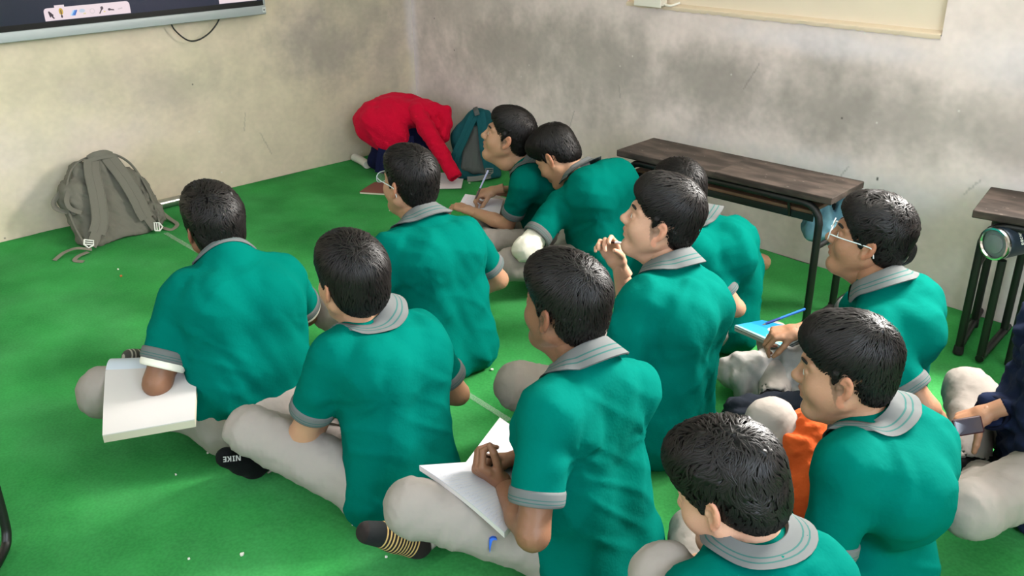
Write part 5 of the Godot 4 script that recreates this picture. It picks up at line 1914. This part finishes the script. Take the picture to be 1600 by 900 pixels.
func lap_things() -> void:
	var white := mat("page_white", Color(0.78, 0.755, 0.745), 0.85)
	var cream := mat("page_edges", Color(0.74, 0.71, 0.63), 0.9)
	var n := thing("book", "thick open book with blank white pages on the lap of the pupil at the left", "book", Vector3(2.34927, 0.2, 2.77006))
	var c := [Vector3(2.24914, 0.284, 2.85072), Vector3(2.42101, 0.284, 2.6383), Vector3(2.64929, 0.254, 2.75715), Vector3(2.49752, 0.222, 2.96137)]
	part("right_page", pages(c, 0.003, 0.006).mesh(), white, n)
	var c2 := []
	for q: Vector3 in c:
		c2.append(q - Vector3(0, 0.003, 0))
	part("page_block", pages(c2, 0.022, 0.006).mesh(), cream, n)
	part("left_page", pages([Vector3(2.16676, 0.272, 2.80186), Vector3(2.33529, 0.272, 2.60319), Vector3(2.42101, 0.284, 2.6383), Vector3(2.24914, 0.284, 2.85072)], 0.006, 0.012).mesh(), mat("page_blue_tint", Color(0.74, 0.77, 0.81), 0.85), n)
	n = thing("booklet", "small white booklet with a red edge beyond the arm of the pupil at the left", "book", Vector3(2.1197, 0.2, 2.53487))
	part("pages", pages([Vector3(2.10314, 0.235, 2.54163), Vector3(2.20488, 0.235, 2.54104), Vector3(2.17256, 0.2, 2.53203), Vector3(2.12798, 0.2, 2.56537)], 0.008, 0.0).mesh(), white, n)
	part("cover", pages([Vector3(2.08826, 0.226, 2.53881), Vector3(2.19342, 0.226, 2.53506), Vector3(2.16995, 0.191, 2.5301), Vector3(2.12231, 0.191, 2.56664)], 0.002, 0.0).mesh(), mat("cover_red", Color(0.5, 0.12, 0.12), 0.7), n)
	var wr := ruled("notebook_page", Color(0.735, 0.72, 0.735), Color(0.45, 0.45, 0.55), 22, false)
	n = thing("notebook", "open white notebook under the clasped hands of the pupil with the striped sock", "notebook", Vector3(3.42549, 0.28, 2.39488))
	var nb := [Vector3(3.36925, 0.352, 2.5123), Vector3(3.39785, 0.318, 2.3944), Vector3(3.61075, 0.29, 2.41376), Vector3(3.63831, 0.3, 2.48523)]
	part("left_page", pages(nb, 0.003, 0.01).mesh(), wr, n)
	part("right_page", pages([Vector3(3.39785, 0.318, 2.3944), Vector3(3.27232, 0.29, 2.17277), Vector3(3.48775, 0.27, 2.19415), Vector3(3.61075, 0.29, 2.41376)], 0.003, 0.008).mesh(), wr, n)
	var nb2 := []
	for q: Vector3 in nb:
		nb2.append(q - Vector3(0, 0.0032, 0))
	part("page_block", pages(nb2, 0.012, 0.01).mesh(), mat("page_worn", Color(0.78, 0.75, 0.74), 0.9), n)
	tag(put("paper_sheet", pages([Vector3(1.56385, 0.215, 0.88041), Vector3(1.76, 0.215, 0.80742), Vector3(1.89854, 0.195, 0.95985), Vector3(1.62978, 0.195, 0.97591)], 0.003, 0.002).mesh(), ruled("answer_sheet", Color(0.86, 0.83, 0.86), Color(0.3, 0.3, 0.5), 16, true)), "white sheet under the writing hand of the pupil beside the teal backpack", "paper")
	tag(put("paper_sheet", pages([Vector3(2.78101, 0.22, 2.41371), Vector3(2.80017, 0.22, 2.38858), Vector3(2.81415, 0.2, 2.3887), Vector3(2.77623, 0.2, 2.39773)], 0.003, 0.0).mesh(), white), "corner of a white sheet between arm and body of the bowl-cut pupil", "paper")
	# the blue book pile of the pupil with curly hair
	n = thing("notebook", "blue-covered notebook on the knee of the pupil with curly hair", "notebook", Vector3(3.38863, 0.2, 1.05356))
	part("cover", pages([Vector3(3.33904, 0.205, 1.01359), Vector3(3.50309, 0.205, 0.96981), Vector3(3.48767, 0.2, 1.12395), Vector3(3.29052, 0.2, 1.10616)], 0.002, 0.0).mesh(), blue_cover(), n)
	part("page_block", pages([Vector3(3.3367, 0.2028, 1.00964), Vector3(3.50102, 0.2028, 0.9658), Vector3(3.48557, 0.1978, 1.1202), Vector3(3.28812, 0.1978, 1.10237)], 0.010, 0.0).mesh(), mat("page_grey", Color(0.72, 0.76, 0.74), 0.85), n)
	part("back_cover", pages([Vector3(3.32588, 0.1926, 0.99136), Vector3(3.49139, 0.1926, 0.94719), Vector3(3.47587, 0.1876, 1.10278), Vector3(3.27698, 0.1876, 1.08482)], 0.002, 0.0).mesh(), mat("cover_teal_dark", Color(0.10, 0.28, 0.30), 0.6), n)
	n = thing("notebook", "dark closed notebook lying under the blue-covered one", "notebook", Vector3(3.39815, 0.17, 1.0627))
	part("cover", pages([Vector3(3.32737, 0.186, 0.99246), Vector3(3.49573, 0.186, 0.94481), Vector3(3.48238, 0.181, 1.10413), Vector3(3.28126, 0.181, 1.08998)], 0.003, 0.0).mesh(), mat("cover_dark", Color(0.13, 0.2, 0.2), 0.6), n)
	part("page_block", pages([Vector3(3.32368, 0.1825, 0.98621), Vector3(3.49246, 0.1825, 0.93845), Vector3(3.47908, 0.1775, 1.09818), Vector3(3.27747, 0.1775, 1.084)], 0.012, 0.0).mesh(), mat("page_dark_grey", Color(0.6, 0.64, 0.62), 0.85), n)  # page edges in a darker grey than those of the blue-covered notebook
	pen("pen", "thin pen in the hand of the pupil writing beside the teal backpack", Vector3(1.739, 0.24, 0.97), Vector3(1.74, 0.373, 0.879), mat("pen_lilac", Color(0.72, 0.72, 0.86), 0.35), mat("pen_brown", Color(0.3, 0.22, 0.2), 0.4))
	pen("pen", "white and dark pen held up at the chin of the stocky pupil", Vector3(3.07, 0.576, 1.563), Vector3(3.144, 0.564, 1.49), mat("pen_white", Color(0.88, 0.85, 0.87), 0.3), mat("pen_maroon", Color(0.2, 0.05, 0.07), 0.3))
	pen("pen", "bright blue pen in the hand over the blue notebook", Vector3(3.465, 0.305, 1.226), Vector3(3.543, 0.35, 1.109), mat("pen_blue", Color(0.12, 0.42, 0.78), 0.35), mat("pen_navy", Color(0.1, 0.2, 0.5), 0.4))
	# grey jacket heaped between the pupils, with a red tag and a white label
	var gc := cloth("cloth_grey", Color(0.57, 0.555, 0.54), mats.trouser.heightmap_texture, 5.0, 0.08, 0.2)
	n = thing("jacket", "pale grey jacket heaped on the carpet in front of the curly-haired pupil", "jacket", Vector3(3.5, 0.0, 1.12))
	var pr := [[Vector3(3.42, 0.09, 1.19), Basis(Vector3.UP, 0.8), Vector3(0.105, 0.07, 0.06), 0.03], [Vector3(3.53, 0.12, 1.07), Basis(Vector3.UP, 0.8), Vector3(0.12, 0.075, 0.07), 0.03], [Vector3(3.40, 0.13, 1.2), Vector3(3.55, 0.165, 1.04), 0.03, 0.035, 0.02], [Vector3(3.5, 0.1, 1.16), Vector3(3.58, 0.06, 1.08), 0.035, 0.04, 0.015], [Vector3(3.42, 0.03, 1.2), Vector3(3.66, 0.03, 1.1), 0.05, 0.05, 0.03]]
	part("body", arrays_mesh(blob(pr, 0.0065, Vector3(3.2, -0.03, 0.85), Vector3(3.85, 0.3, 1.4), [[Basis(Vector3.UP, 0.5) * Basis(Vector3(1, 0, 0), 0.5), Vector3(11, 4, 9), 0.024, -0.9, 91], [Basis(Vector3.UP, -0.4), Vector3(16, 6, 14), 0.009, -1.0, 92]], [[Vector3(0, 0.004, 0), Vector3.DOWN]])), gc, n)
	var g := Geo.new()
	g.box(Transform3D(facing(48, 25), Vector3(3.535, 0.092, 1.235)), Vector3(0.05, 0.03, 0.004), 0.001)
	part("red_tag", g.mesh(), mat("tag_red", Color(0.6, 0.05, 0.09), 0.6), n)
	g = Geo.new()
	g.box(Transform3D(facing(48, 25), Vector3(3.565, 0.072, 1.212)), Vector3(0.045, 0.035, 0.004), 0.001)
	part("white_label", g.mesh(), mat("label_white", Color(0.8, 0.8, 0.86), 0.6), n)
	var db := cloth("cloth_dark", Color(0.14, 0.155, 0.19), mats.trouser.heightmap_texture, 5.0, 0.08, 0.1)
	tag(put("school_bag", arrays_mesh(blob([[Vector3(3.5, 0.05, 1.36), Vector3(3.68, 0.07, 1.2), 0.055, 0.06, 0.03], [Vector3(3.6, 0.06, 1.26), Vector3(3.75, 0.06, 1.12), 0.06, 0.055, 0.03]], 0.009, Vector3(3.35, -0.03, 0.95), Vector3(3.95, 0.3, 1.55), [[Basis(Vector3.UP, 0.8), Vector3(10, 16, 20), 0.012, -1.0, 95]], [[Vector3(0, 0.004, 0), Vector3.DOWN]])), db), "dark bag lying on the carpet below the pale grey jacket", "bag")
	# orange sweater on the lap at the right
	var og := cloth("knit_orange", Color(0.72, 0.30, 0.12), mats.trouser.heightmap_texture, 6.0, 0.1, 0.4)
	pr = [[Vector3(3.906, 0.341, 1.681), Vector3(3.958, 0.306, 1.696), 0.055, 0.05, 0.03], [Vector3(3.932, 0.313, 1.737), Vector3(3.987, 0.236, 1.793), 0.05, 0.055, 0.03], [Vector3(3.987, 0.236, 1.793), Vector3(4.037, 0.151, 1.795), 0.052, 0.04, 0.03], [Vector3(3.912, 0.313, 1.759), Vector3(3.927, 0.317, 1.69), 0.04, 0.05, 0.03]]
	tag(put("sweater", arrays_mesh(blob(pr, 0.0065, Vector3(3.65, -0.02, 1.4), Vector3(4.3, 0.6, 2.1), [[Basis(Vector3.UP, 0.8) * Basis(Vector3(0, 0, 1), 0.9), Vector3(14, 5, 12), 0.012, -1.0, 97], [Basis(Vector3(0, 0, 1), -0.6), Vector3(26, 12, 20), 0.006, -1.0, 98]])), og), "orange sweater bundled on the lap of the pupil at the lower right", "sweater")
	for q in [[Vector3(4.181, 0.286, 2.045), Vector3(4.193, 0.265, 2.046)], [Vector3(4.19, 0.282, 2.039), Vector3(4.203, 0.262, 2.037)]]:
		var sg := Geo.new()
		sg.tube(PackedVector3Array([q[0], q[0].lerp(q[1], 0.5), q[1]]), 0.0045, 0.003, 8, Vector3.UP, PackedFloat32Array([0.4, 1.0, 1.0]))
		part("sleeve_stripe", sg.mesh(), mat("stripe_white", Color(0.84, 0.85, 0.84), 0.8), get_node("person_009"))
	# dark red phone in the hand at the right edge
	n = thing("phone", "small dark red phone gripped in the hand at the right edge", "phone", Vector3(4.147, 0.278, 1.304))
	var pb := facing(48, 30, 12.0)
	g = Geo.new()
	g.box(Transform3D(pb, Vector3(4.144, 0.279, 1.298)), Vector3(0.075, 0.045, 0.014), 0.004)
	part("case", g.mesh(), mat("case_maroon", Color(0.2, 0.05, 0.09), 0.3), n)
	g = Geo.new()
	g.box(Transform3D(pb, Vector3(4.144, 0.279, 1.298) + pb * Vector3(0, 0, 0.0075)), Vector3(0.066, 0.038, 0.002), 0.0008)
	part("glass", g.mesh(), mat("glass_dark", Color(0.2, 0.17, 0.2), 0.1), n)

func blue_cover() -> StandardMaterial3D:
	var im := Image.create(128, 128, false, Image.FORMAT_RGB8)
	im.fill(Color(0.09, 0.48, 0.72))
	im.fill_rect(Rect2i(0, 60, 128, 68), Color(0.16, 0.56, 0.76))
	disc(im, Vector2(70, 50), Vector2(22, 26), Color(0.82, 0.8, 0.74))
	disc(im, Vector2(96, 96), Vector2(26, 24), Color(0.62, 0.62, 0.5))
	im.fill_rect(Rect2i(0, 118, 128, 10), Color(0.55, 0.72, 0.74))
	var m := mat("cover_blue", Color.WHITE, 0.35)
	m.albedo_texture = ImageTexture.create_from_image(im)
	return m

func litter() -> void:
	# scraps of paper on the carpet
	var wh := mat("scrap_white", Color(0.84, 0.83, 0.78), 0.85)
	var br := mat("scrap_orange", Color(0.75, 0.42, 0.2), 0.85)
	var rng := RandomNumberGenerator.new()
	rng.seed = 12
	var spots := [Vector2(0.78, 2.32), Vector2(0.87, 2.34), Vector2(2.46, 2.67), Vector2(2.50, 2.79), Vector2(2.88, 2.92), Vector2(2.96, 2.81), Vector2(3.06, 2.53), Vector2(3.23, 2.54), Vector2(2.68, 1.69), Vector2(1.0, 0.95), Vector2(3.46, 0.03), Vector2(0.93, 0.335)]
	var notes := ["tiny white scrap on the carpet above the orange crumb by the grey backpack", "orange crumb lying on the carpet between the backpack and the left pupil", "tiny white scrap on the carpet left of the black lettered sock", "pale scrap on the carpet below the thick open book", "tiny white scrap at the bottom edge, left of its neighbour", "tiny white scrap at the bottom edge, right of its neighbour", "tiny white scrap on the carpet left of the striped sock", "tiny white scrap on the carpet just below the striped sock", "tiny pale scrap on the carpet between the pupil with glasses and the clasped hands", "tiny white scrap on the open carpet before the brown exercise book", "small white scrap at the foot of the side wall between the benches", "white scrap on the carpet at the foot of the teal backpack"]
	for k in spots.size():
		var s: Vector2 = spots[k]
		var g := Geo.new()
		var n := 7
		var ring := PackedVector3Array()
		var r := rng.randf_range(0.003, 0.006) * (1.7 if k == 1 or k == 11 else 1.0)
		for q in n:
			var a := TAU * q / n
			ring.append(Vector3(s.x + cos(a) * r * rng.randf_range(0.6, 1.3), 0.006 + rng.randf_range(0, 0.003), s.y + sin(a) * r * rng.randf_range(0.6, 1.3)))
		var low := PackedVector3Array()
		for q in ring:
			low.append(Vector3(q.x, 0.003, q.z))
		g.grid([low, ring], true)
		g.fan(ring)
		tag(put("paper_scrap", g.mesh(), br if k == 1 else wh), notes[k], "scrap", "" if k == 1 else "paper scraps on the carpet")
	var tp := mat("tape_clear", Color(0.7, 0.8, 0.7, 0.2), 0.3)
	tp.transparency = BaseMaterial3D.TRANSPARENCY_ALPHA
	for q in [[Vector3(0.47, 0.0045, 1.965), Vector3(0.84, 0.0045, 1.958), "strip of clear tape on the carpet beside the grey backpack"], [Vector3(2.74, 0.0045, 1.862), Vector3(2.97, 0.0045, 1.87), "strip of clear tape on the carpet in the middle of the group"]]:
		var g := Geo.new()
		var d: Vector3 = (q[1] - q[0]).normalized()
		var mid: Vector3 = (q[0] + q[1]) / 2
		g.box(Transform3D(Basis(d, Vector3.UP, d.cross(Vector3.UP)), mid), Vector3((q[1] - q[0]).length(), 0.0012, 0.024), 0.0004)
		tag(put("tape_strip", g.mesh(), tp), q[2], "tape")

# where each pupil sits: the joints of the pose in metres (neck at the seventh vertebra, head between the temples), then what sets the pupil apart
func people() -> Array:
	return [
		{"label": "pupil in front of the grey backpack, white undershirt cuff, big open book on the lap", "head": [186, 6], "hair": "wavy", "hair_mat": "hair_brown", "g": 1.12, "hem_up": 0.085, "skin": 3, "sock": "sock_grey", "collar": 0.3, "neck_up": 0.008, "trap": 0.012, "under": {"L": 0.82, "R": 0.82},
			"j": {"pel": Vector3(2.515, 0.125, 2.521), "spi": Vector3(2.493, 0.29, 2.507), "che": Vector3(2.467, 0.459, 2.497), "nek": Vector3(2.389, 0.58, 2.48), "hed": Vector3(2.313, 0.684, 2.467), "shL": Vector3(2.378, 0.494, 2.632), "elL": Vector3(2.442, 0.287, 2.771), "wrL": Vector3(2.262, 0.318, 2.638), "shR": Vector3(2.443, 0.484, 2.335), "elR": Vector3(2.336, 0.286, 2.216), "wrR": Vector3(2.175, 0.218, 2.356), "hiL": Vector3(2.467, 0.137, 2.589), "knL": Vector3(2.229, 0.205, 2.866), "anL": Vector3(2.225, 0.098, 2.537), "toL": Vector3(2.26, 0.069, 2.404), "hiR": Vector3(2.53, 0.138, 2.441), "knR": Vector3(2.197, 0.103, 2.286), "anR": Vector3(2.09, 0.156, 2.614), "toR": Vector3(2.112, 0.227, 2.733)}},
		{"letters": {"text": "NIKE", "h": 0.017, "at": Vector3(2.76126, 0.15919, 2.71515), "along": Vector3(-0.67, -0.1, 0.74), "normal": Vector3(0.77601, 0.54948, 0.30964)}, "label": "slim pupil in the middle of the front, straight bowl-cut hair, black sock with white lettering", "head": [182, 2], "hair": "mop", "skin": 0, "g": 0.98,
			"j": {"pel": Vector3(3.07, 0.119, 2.379), "spi": Vector3(3.066, 0.279, 2.371), "che": Vector3(3.058, 0.443, 2.361), "nek": Vector3(2.969, 0.545, 2.354), "hed": Vector3(2.968, 0.69, 2.397), "shL": Vector3(3.012, 0.498, 2.514), "elL": Vector3(2.928, 0.266, 2.572), "wrL": Vector3(2.79, 0.196, 2.409), "shR": Vector3(2.976, 0.447, 2.212), "elR": Vector3(3.003, 0.218, 2.104), "wrR": Vector3(2.794, 0.157, 2.155), "hiL": Vector3(3.069, 0.097, 2.458), "knL": Vector3(2.807, 0.251, 2.669), "anL": Vector3(2.766, 0.065, 2.382), "toL": Vector3(2.812, 0.053, 2.25), "hiR": Vector3(3.074, 0.1, 2.298), "knR": Vector3(2.705, 0.103, 2.277), "anR": Vector3(2.665, 0.045, 2.616), "toR": Vector3(2.71, 0.136, 2.712)}},
		{"label": "pupil seen from behind with clear-framed glasses and short tousled hair", "head": [176, 6], "hair": "short", "skin": 0, "glasses": "frame_clear", "hair_mat": "hair_brown",
			"j": {"pel": Vector3(2.566, 0.122, 1.801), "spi": Vector3(2.563, 0.283, 1.804), "che": Vector3(2.556, 0.448, 1.808), "nek": Vector3(2.464, 0.55, 1.801), "hed": Vector3(2.418, 0.698, 1.798), "shL": Vector3(2.486, 0.484, 1.958), "elL": Vector3(2.502, 0.254, 2.068), "wrL": Vector3(2.304, 0.183, 1.989), "shR": Vector3(2.497, 0.464, 1.65), "elR": Vector3(2.519, 0.252, 1.509), "wrR": Vector3(2.359, 0.157, 1.634), "hiL": Vector3(2.579, 0.106, 1.881), "knL": Vector3(2.355, 0.269, 2.126), "anL": Vector3(2.269, 0.076, 1.853), "toL": Vector3(2.293, 0.058, 1.716), "hiR": Vector3(2.537, 0.101, 1.726), "knR": Vector3(2.201, 0.136, 1.575), "anR": Vector3(2.25, 0.079, 1.912), "toR": Vector3(2.333, 0.059, 2.023)}},
		{"label": "pupil in profile beside the teal backpack, writing on a sheet and looking up", "head": [142, 16], "hair": "short", "skin": 0, "handR": {"pose": "pen", "dir": Vector3(-0.67, -0.22, 0.74), "back": Vector3(0.1, 1, 0.1)}, "fade": 0.8, "g": 0.86,
			"j": {"pel": Vector3(2.029, 0.113, 0.788), "spi": Vector3(1.962, 0.255, 0.778), "che": Vector3(2.059, 0.378, 0.819), "nek": Vector3(1.993, 0.474, 0.873), "hed": Vector3(1.971, 0.613, 0.926), "shL": Vector3(2.11, 0.419, 0.981), "elL": Vector3(1.993, 0.195, 0.99), "wrL": Vector3(1.774, 0.218, 1.027), "shR": Vector3(1.894, 0.397, 0.762), "elR": Vector3(1.759, 0.211, 0.651), "wrR": Vector3(1.766, 0.277, 0.866), "hiL": Vector3(2.104, 0.081, 0.804), "knL": Vector3(2.066, 0.175, 1.159), "anL": Vector3(1.801, 0.075, 0.963), "toL": Vector3(1.749, 0.051, 0.835), "hiR": Vector3(1.966, 0.119, 0.734), "knR": Vector3(1.597, 0.125, 0.735), "anR": Vector3(1.786, 0.07, 1.018), "toR": Vector3(1.907, 0.05, 1.085)}},
		{"label": "pupil bent over the lap in a cream long-sleeved undershirt under the polo", "head": [165, -40], "hair": "sleek", "hair_mat": "hair_brown", "skin": 0, "under": {"L": 1.9, "R": 1.9}, "g": 1.0, "collar_up": 0.85, "trap": -0.03, "collar_lift": 0.03,
			"j": {"pel": Vector3(2.464, 0.119, 0.823), "spi": Vector3(2.433, 0.273, 0.848), "che": Vector3(2.441, 0.434, 0.866), "nek": Vector3(2.313, 0.46, 0.856), "hed": Vector3(2.214, 0.58, 0.911), "shL": Vector3(2.359, 0.385, 1.01), "elL": Vector3(2.368, 0.252, 1.226), "wrL": Vector3(2.238, 0.165, 1.064), "shR": Vector3(2.389, 0.366, 0.714), "elR": Vector3(2.202, 0.192, 0.701), "wrR": Vector3(2.143, 0.063, 0.875), "hiL": Vector3(2.45, 0.123, 0.906), "knL": Vector3(2.299, 0.168, 1.243), "anL": Vector3(2.182, 0.069, 0.934), "toL": Vector3(2.175, 0.053, 0.795), "hiR": Vector3(2.425, 0.111, 0.749), "knR": Vector3(2.138, 0.133, 0.517), "anR": Vector3(2.247, 0.075, 0.839), "toR": Vector3(2.343, 0.055, 0.939)}},
		{"label": "pupil in front of the long bench, mostly hidden behind another head", "head": [195, -8], "hair": "short", "skin": 0, "g": 0.84,
			"j": {"pel": Vector3(3.12, 0.115, 0.902), "spi": Vector3(3.115, 0.265, 0.854), "che": Vector3(3.133, 0.395, 0.948), "nek": Vector3(3.029, 0.467, 0.975), "hed": Vector3(2.943, 0.594, 0.993), "shL": Vector3(3.113, 0.425, 1.12), "elL": Vector3(3.246, 0.224, 1.034), "wrL": Vector3(3.032, 0.157, 1.052), "shR": Vector3(2.992, 0.347, 0.854), "elR": Vector3(3.094, 0.241, 0.646), "wrR": Vector3(2.942, 0.181, 0.8), "hiL": Vector3(3.133, 0.101, 0.983), "knL": Vector3(3.137, 0.128, 1.352), "anL": Vector3(2.938, 0.072, 1.075), "toL": Vector3(2.918, 0.052, 0.938), "hiR": Vector3(3.076, 0.103, 0.833), "knR": Vector3(2.849, 0.129, 0.543), "anR": Vector3(2.905, 0.071, 0.878), "toR": Vector3(2.981, 0.051, 0.994)}},
		{"label": "stocky pupil in profile with faded hair holding a pen up at the chin", "head": [150, 14], "hair": "undercut", "hair_mat": "hair_brown", "skin": 2, "face": 1, "fade": 0.85, "g": 1.06, "belly": 1.0, "handR": {"pose": "raised", "dir": Vector3(-0.35, 0.9, 0.3), "back": Vector3(-0.5, 0.1, -0.85)},
			"j": {"pel": Vector3(3.388, 0.127, 1.615), "spi": Vector3(3.404, 0.292, 1.606), "che": Vector3(3.421, 0.459, 1.59), "nek": Vector3(3.354, 0.582, 1.571), "hed": Vector3(3.328, 0.734, 1.556), "shL": Vector3(3.393, 0.527, 1.742), "elL": Vector3(3.398, 0.302, 1.863), "wrL": Vector3(3.218, 0.199, 1.776), "shR": Vector3(3.315, 0.443, 1.462), "elR": Vector3(3.127, 0.271, 1.452), "wrR": Vector3(3.101, 0.487, 1.507), "hiL": Vector3(3.355, 0.15, 1.694), "knL": Vector3(3.149, 0.259, 1.987), "anL": Vector3(3.106, 0.05, 1.717), "toL": Vector3(3.099, 0.064, 1.578), "hiR": Vector3(3.355, 0.112, 1.54), "knR": Vector3(2.992, 0.14, 1.476), "anR": Vector3(3.109, 0.083, 1.795), "toR": Vector3(3.216, 0.064, 1.883)}},
		{"label": "pupil with hands clasped over an open notebook, black and yellow striped sock", "head": [178, 4], "hair": "sleek", "skin": 3, "sock": "sock_striped", "mark": {"at": Vector3(3.59, 0.236, 2.482), "x": Vector3(0.00094, -2e-05, -0.00103), "y": Vector3(-0.00041, 0.00127, -0.0004), "shape": [Vector2(9, 8), Vector2(7, 11), Vector2(2, 12), Vector2(-3, 10), Vector2(-4, 4), Vector2(-4, -6), Vector2(-4, -20), Vector2(-3.6, -20), Vector2(-2, -8), Vector2(0, 2), Vector2(1, 6), Vector2(3, 8), Vector2(6, 8), Vector2(9, 7.5)]}, "fade": 0.7, "handL": {"pose": "clasp", "dir": Vector3(-0.5, 0.6, 0.55), "back": Vector3(-0.15, 0.0, 0.9)}, "handR": {"pose": "clasp", "dir": Vector3(-0.67, 0.0, 0.74), "back": Vector3(-0.3, 0.75, -0.5)},
			"j": {"pel": Vector3(3.671, 0.128, 2.221), "spi": Vector3(3.643, 0.293, 2.223), "che": Vector3(3.608, 0.461, 2.228), "nek": Vector3(3.605, 0.601, 2.197), "hed": Vector3(3.546, 0.745, 2.188), "shL": Vector3(3.645, 0.555, 2.365), "elL": Vector3(3.715, 0.333, 2.471), "wrL": Vector3(3.513, 0.307, 2.377), "shR": Vector3(3.628, 0.494, 2.064), "elR": Vector3(3.477, 0.288, 2.061), "wrR": Vector3(3.48, 0.319, 2.284), "hiL": Vector3(3.631, 0.155, 2.295), "knL": Vector3(3.413, 0.285, 2.569), "anL": Vector3(3.382, 0.063, 2.307), "toL": Vector3(3.386, 0.063, 2.168), "hiR": Vector3(3.648, 0.113, 2.142), "knR": Vector3(3.278, 0.123, 2.147), "anR": Vector3(3.285, 0.067, 2.488), "toR": Vector3(3.259, 0.14, 2.605)}},
		{"label": "pupil in profile with clear glasses and curly black hair, writing with a blue pen", "head": [158, 10], "hair": "wavy", "skin": 1, "glasses": "frame_clear", "g": 0.9, "tuft": true, "handR": {"pose": "pen", "dir": Vector3(-0.67, -0.15, 0.74), "back": Vector3(0.1, 1, 0.1)},
			"j": {"pel": Vector3(3.806, 0.116, 1.035), "spi": Vector3(3.815, 0.274, 1.043), "che": Vector3(3.854, 0.423, 1.094), "nek": Vector3(3.774, 0.519, 1.131), "hed": Vector3(3.731, 0.666, 1.101), "shL": Vector3(3.84, 0.427, 1.268), "elL": Vector3(4.019, 0.253, 1.246), "wrL": Vector3(4.028, 0.086, 1.097), "shR": Vector3(3.712, 0.433, 0.994), "elR": Vector3(3.566, 0.246, 0.9), "wrR": Vector3(3.529, 0.271, 1.121), "hiL": Vector3(3.839, 0.102, 1.109), "knL": Vector3(3.958, 0.133, 1.458), "anL": Vector3(3.707, 0.07, 1.23), "toL": Vector3(3.635, 0.051, 1.111), "hiR": Vector3(3.748, 0.102, 0.978), "knR": Vector3(3.379, 0.13, 0.979), "anR": Vector3(3.564, 0.073, 1.266), "toR": Vector3(3.685, 0.052, 1.332)}},
		{"label": "small-faced pupil in profile beside an orange sweater, navy undersleeve with white stripes", "head": [160, -4], "hair": "undercut", "skin": 0, "face": 1, "fade": 0.85, "g": 1.0, "belly": 1.0, "hem": 0.4, "under": {"L": 1.3, "R": 1.3}, "under_mat": "undershirt_navy",
			"j": {"pel": Vector3(4.11, 0.117, 1.696), "spi": Vector3(4.128, 0.273, 1.719), "che": Vector3(4.18, 0.407, 1.794), "nek": Vector3(4.084, 0.493, 1.779), "hed": Vector3(4.044, 0.637, 1.806), "shL": Vector3(4.13, 0.463, 1.952), "elL": Vector3(4.15, 0.22, 2.026), "wrL": Vector3(3.937, 0.165, 1.983), "shR": Vector3(4.058, 0.336, 1.693), "elR": Vector3(3.831, 0.238, 1.631), "wrR": Vector3(3.823, 0.178, 1.847), "hiL": Vector3(4.169, 0.117, 1.755), "knL": Vector3(4.153, 0.13, 2.124), "anL": Vector3(3.896, 0.073, 1.901), "toL": Vector3(3.835, 0.053, 1.776), "hiR": Vector3(4.069, 0.075, 1.637), "knR": Vector3(3.827, 0.333, 1.741), "anR": Vector3(3.886, 0.045, 1.92), "toR": Vector3(4.007, 0.05, 1.991)}},
		{"label": "pupil at the bottom edge looking down, big head of black hair seen from above", "head": [172, -22], "hair": "wavy", "skin": 2, "collar": 0.8, "trap": -0.03, "g": 0.94, "collar_lift": 0.022,
			"j": {"pel": Vector3(4.193, 0.116, 2.257), "spi": Vector3(4.168, 0.268, 2.294), "che": Vector3(4.23, 0.409, 2.346), "nek": Vector3(4.131, 0.49, 2.321), "hed": Vector3(4.088, 0.612, 2.327), "shL": Vector3(4.146, 0.45, 2.492), "elL": Vector3(4.211, 0.209, 2.546), "wrL": Vector3(4.034, 0.07, 2.542), "shR": Vector3(4.147, 0.37, 2.198), "elR": Vector3(3.946, 0.213, 2.191), "wrR": Vector3(3.886, 0.075, 2.359), "hiL": Vector3(4.227, 0.115, 2.333), "knL": Vector3(4.043, 0.416, 2.445), "anL": Vector3(3.947, 0.085, 2.424), "toL": Vector3(3.908, 0.052, 2.293), "hiR": Vector3(4.128, 0.105, 2.208), "knR": Vector3(3.815, 0.13, 2.012), "anR": Vector3(3.983, 0.073, 2.309), "toR": Vector3(4.094, 0.053, 2.392)}},
		{"label": "person in a navy jacket at the right edge with folded legs", "head": [160, 0], "hair": "short", "skin": 1, "jacket": true, "handR": {"pose": "grab", "dir": Vector3(-0.7, -0.5, 0.5), "back": Vector3(-0.35, 0.85, 0.3)},
			"j": {"pel": Vector3(4.306, 0.125, 1.092), "spi": Vector3(4.311, 0.287, 1.069), "che": Vector3(4.309, 0.454, 1.048), "nek": Vector3(4.247, 0.577, 1.049), "hed": Vector3(4.246, 0.731, 1.015), "shL": Vector3(4.297, 0.51, 1.209), "elL": Vector3(4.454, 0.304, 1.192), "wrL": Vector3(4.577, 0.127, 1.119), "shR": Vector3(4.181, 0.46, 0.935), "elR": Vector3(4.189, 0.21, 0.999), "wrR": Vector3(4.155, 0.286, 1.207), "hiL": Vector3(4.325, 0.154, 1.168), "knL": Vector3(4.265, 0.202, 1.529), "anL": Vector3(4.182, 0.094, 1.211), "toL": Vector3(4.169, 0.065, 1.075), "hiR": Vector3(4.339, 0.084, 1.026), "knR": Vector3(3.999, 0.17, 0.912), "anR": Vector3(4.157, 0.086, 1.207), "toR": Vector3(4.285, 0.061, 1.259)}},
	]
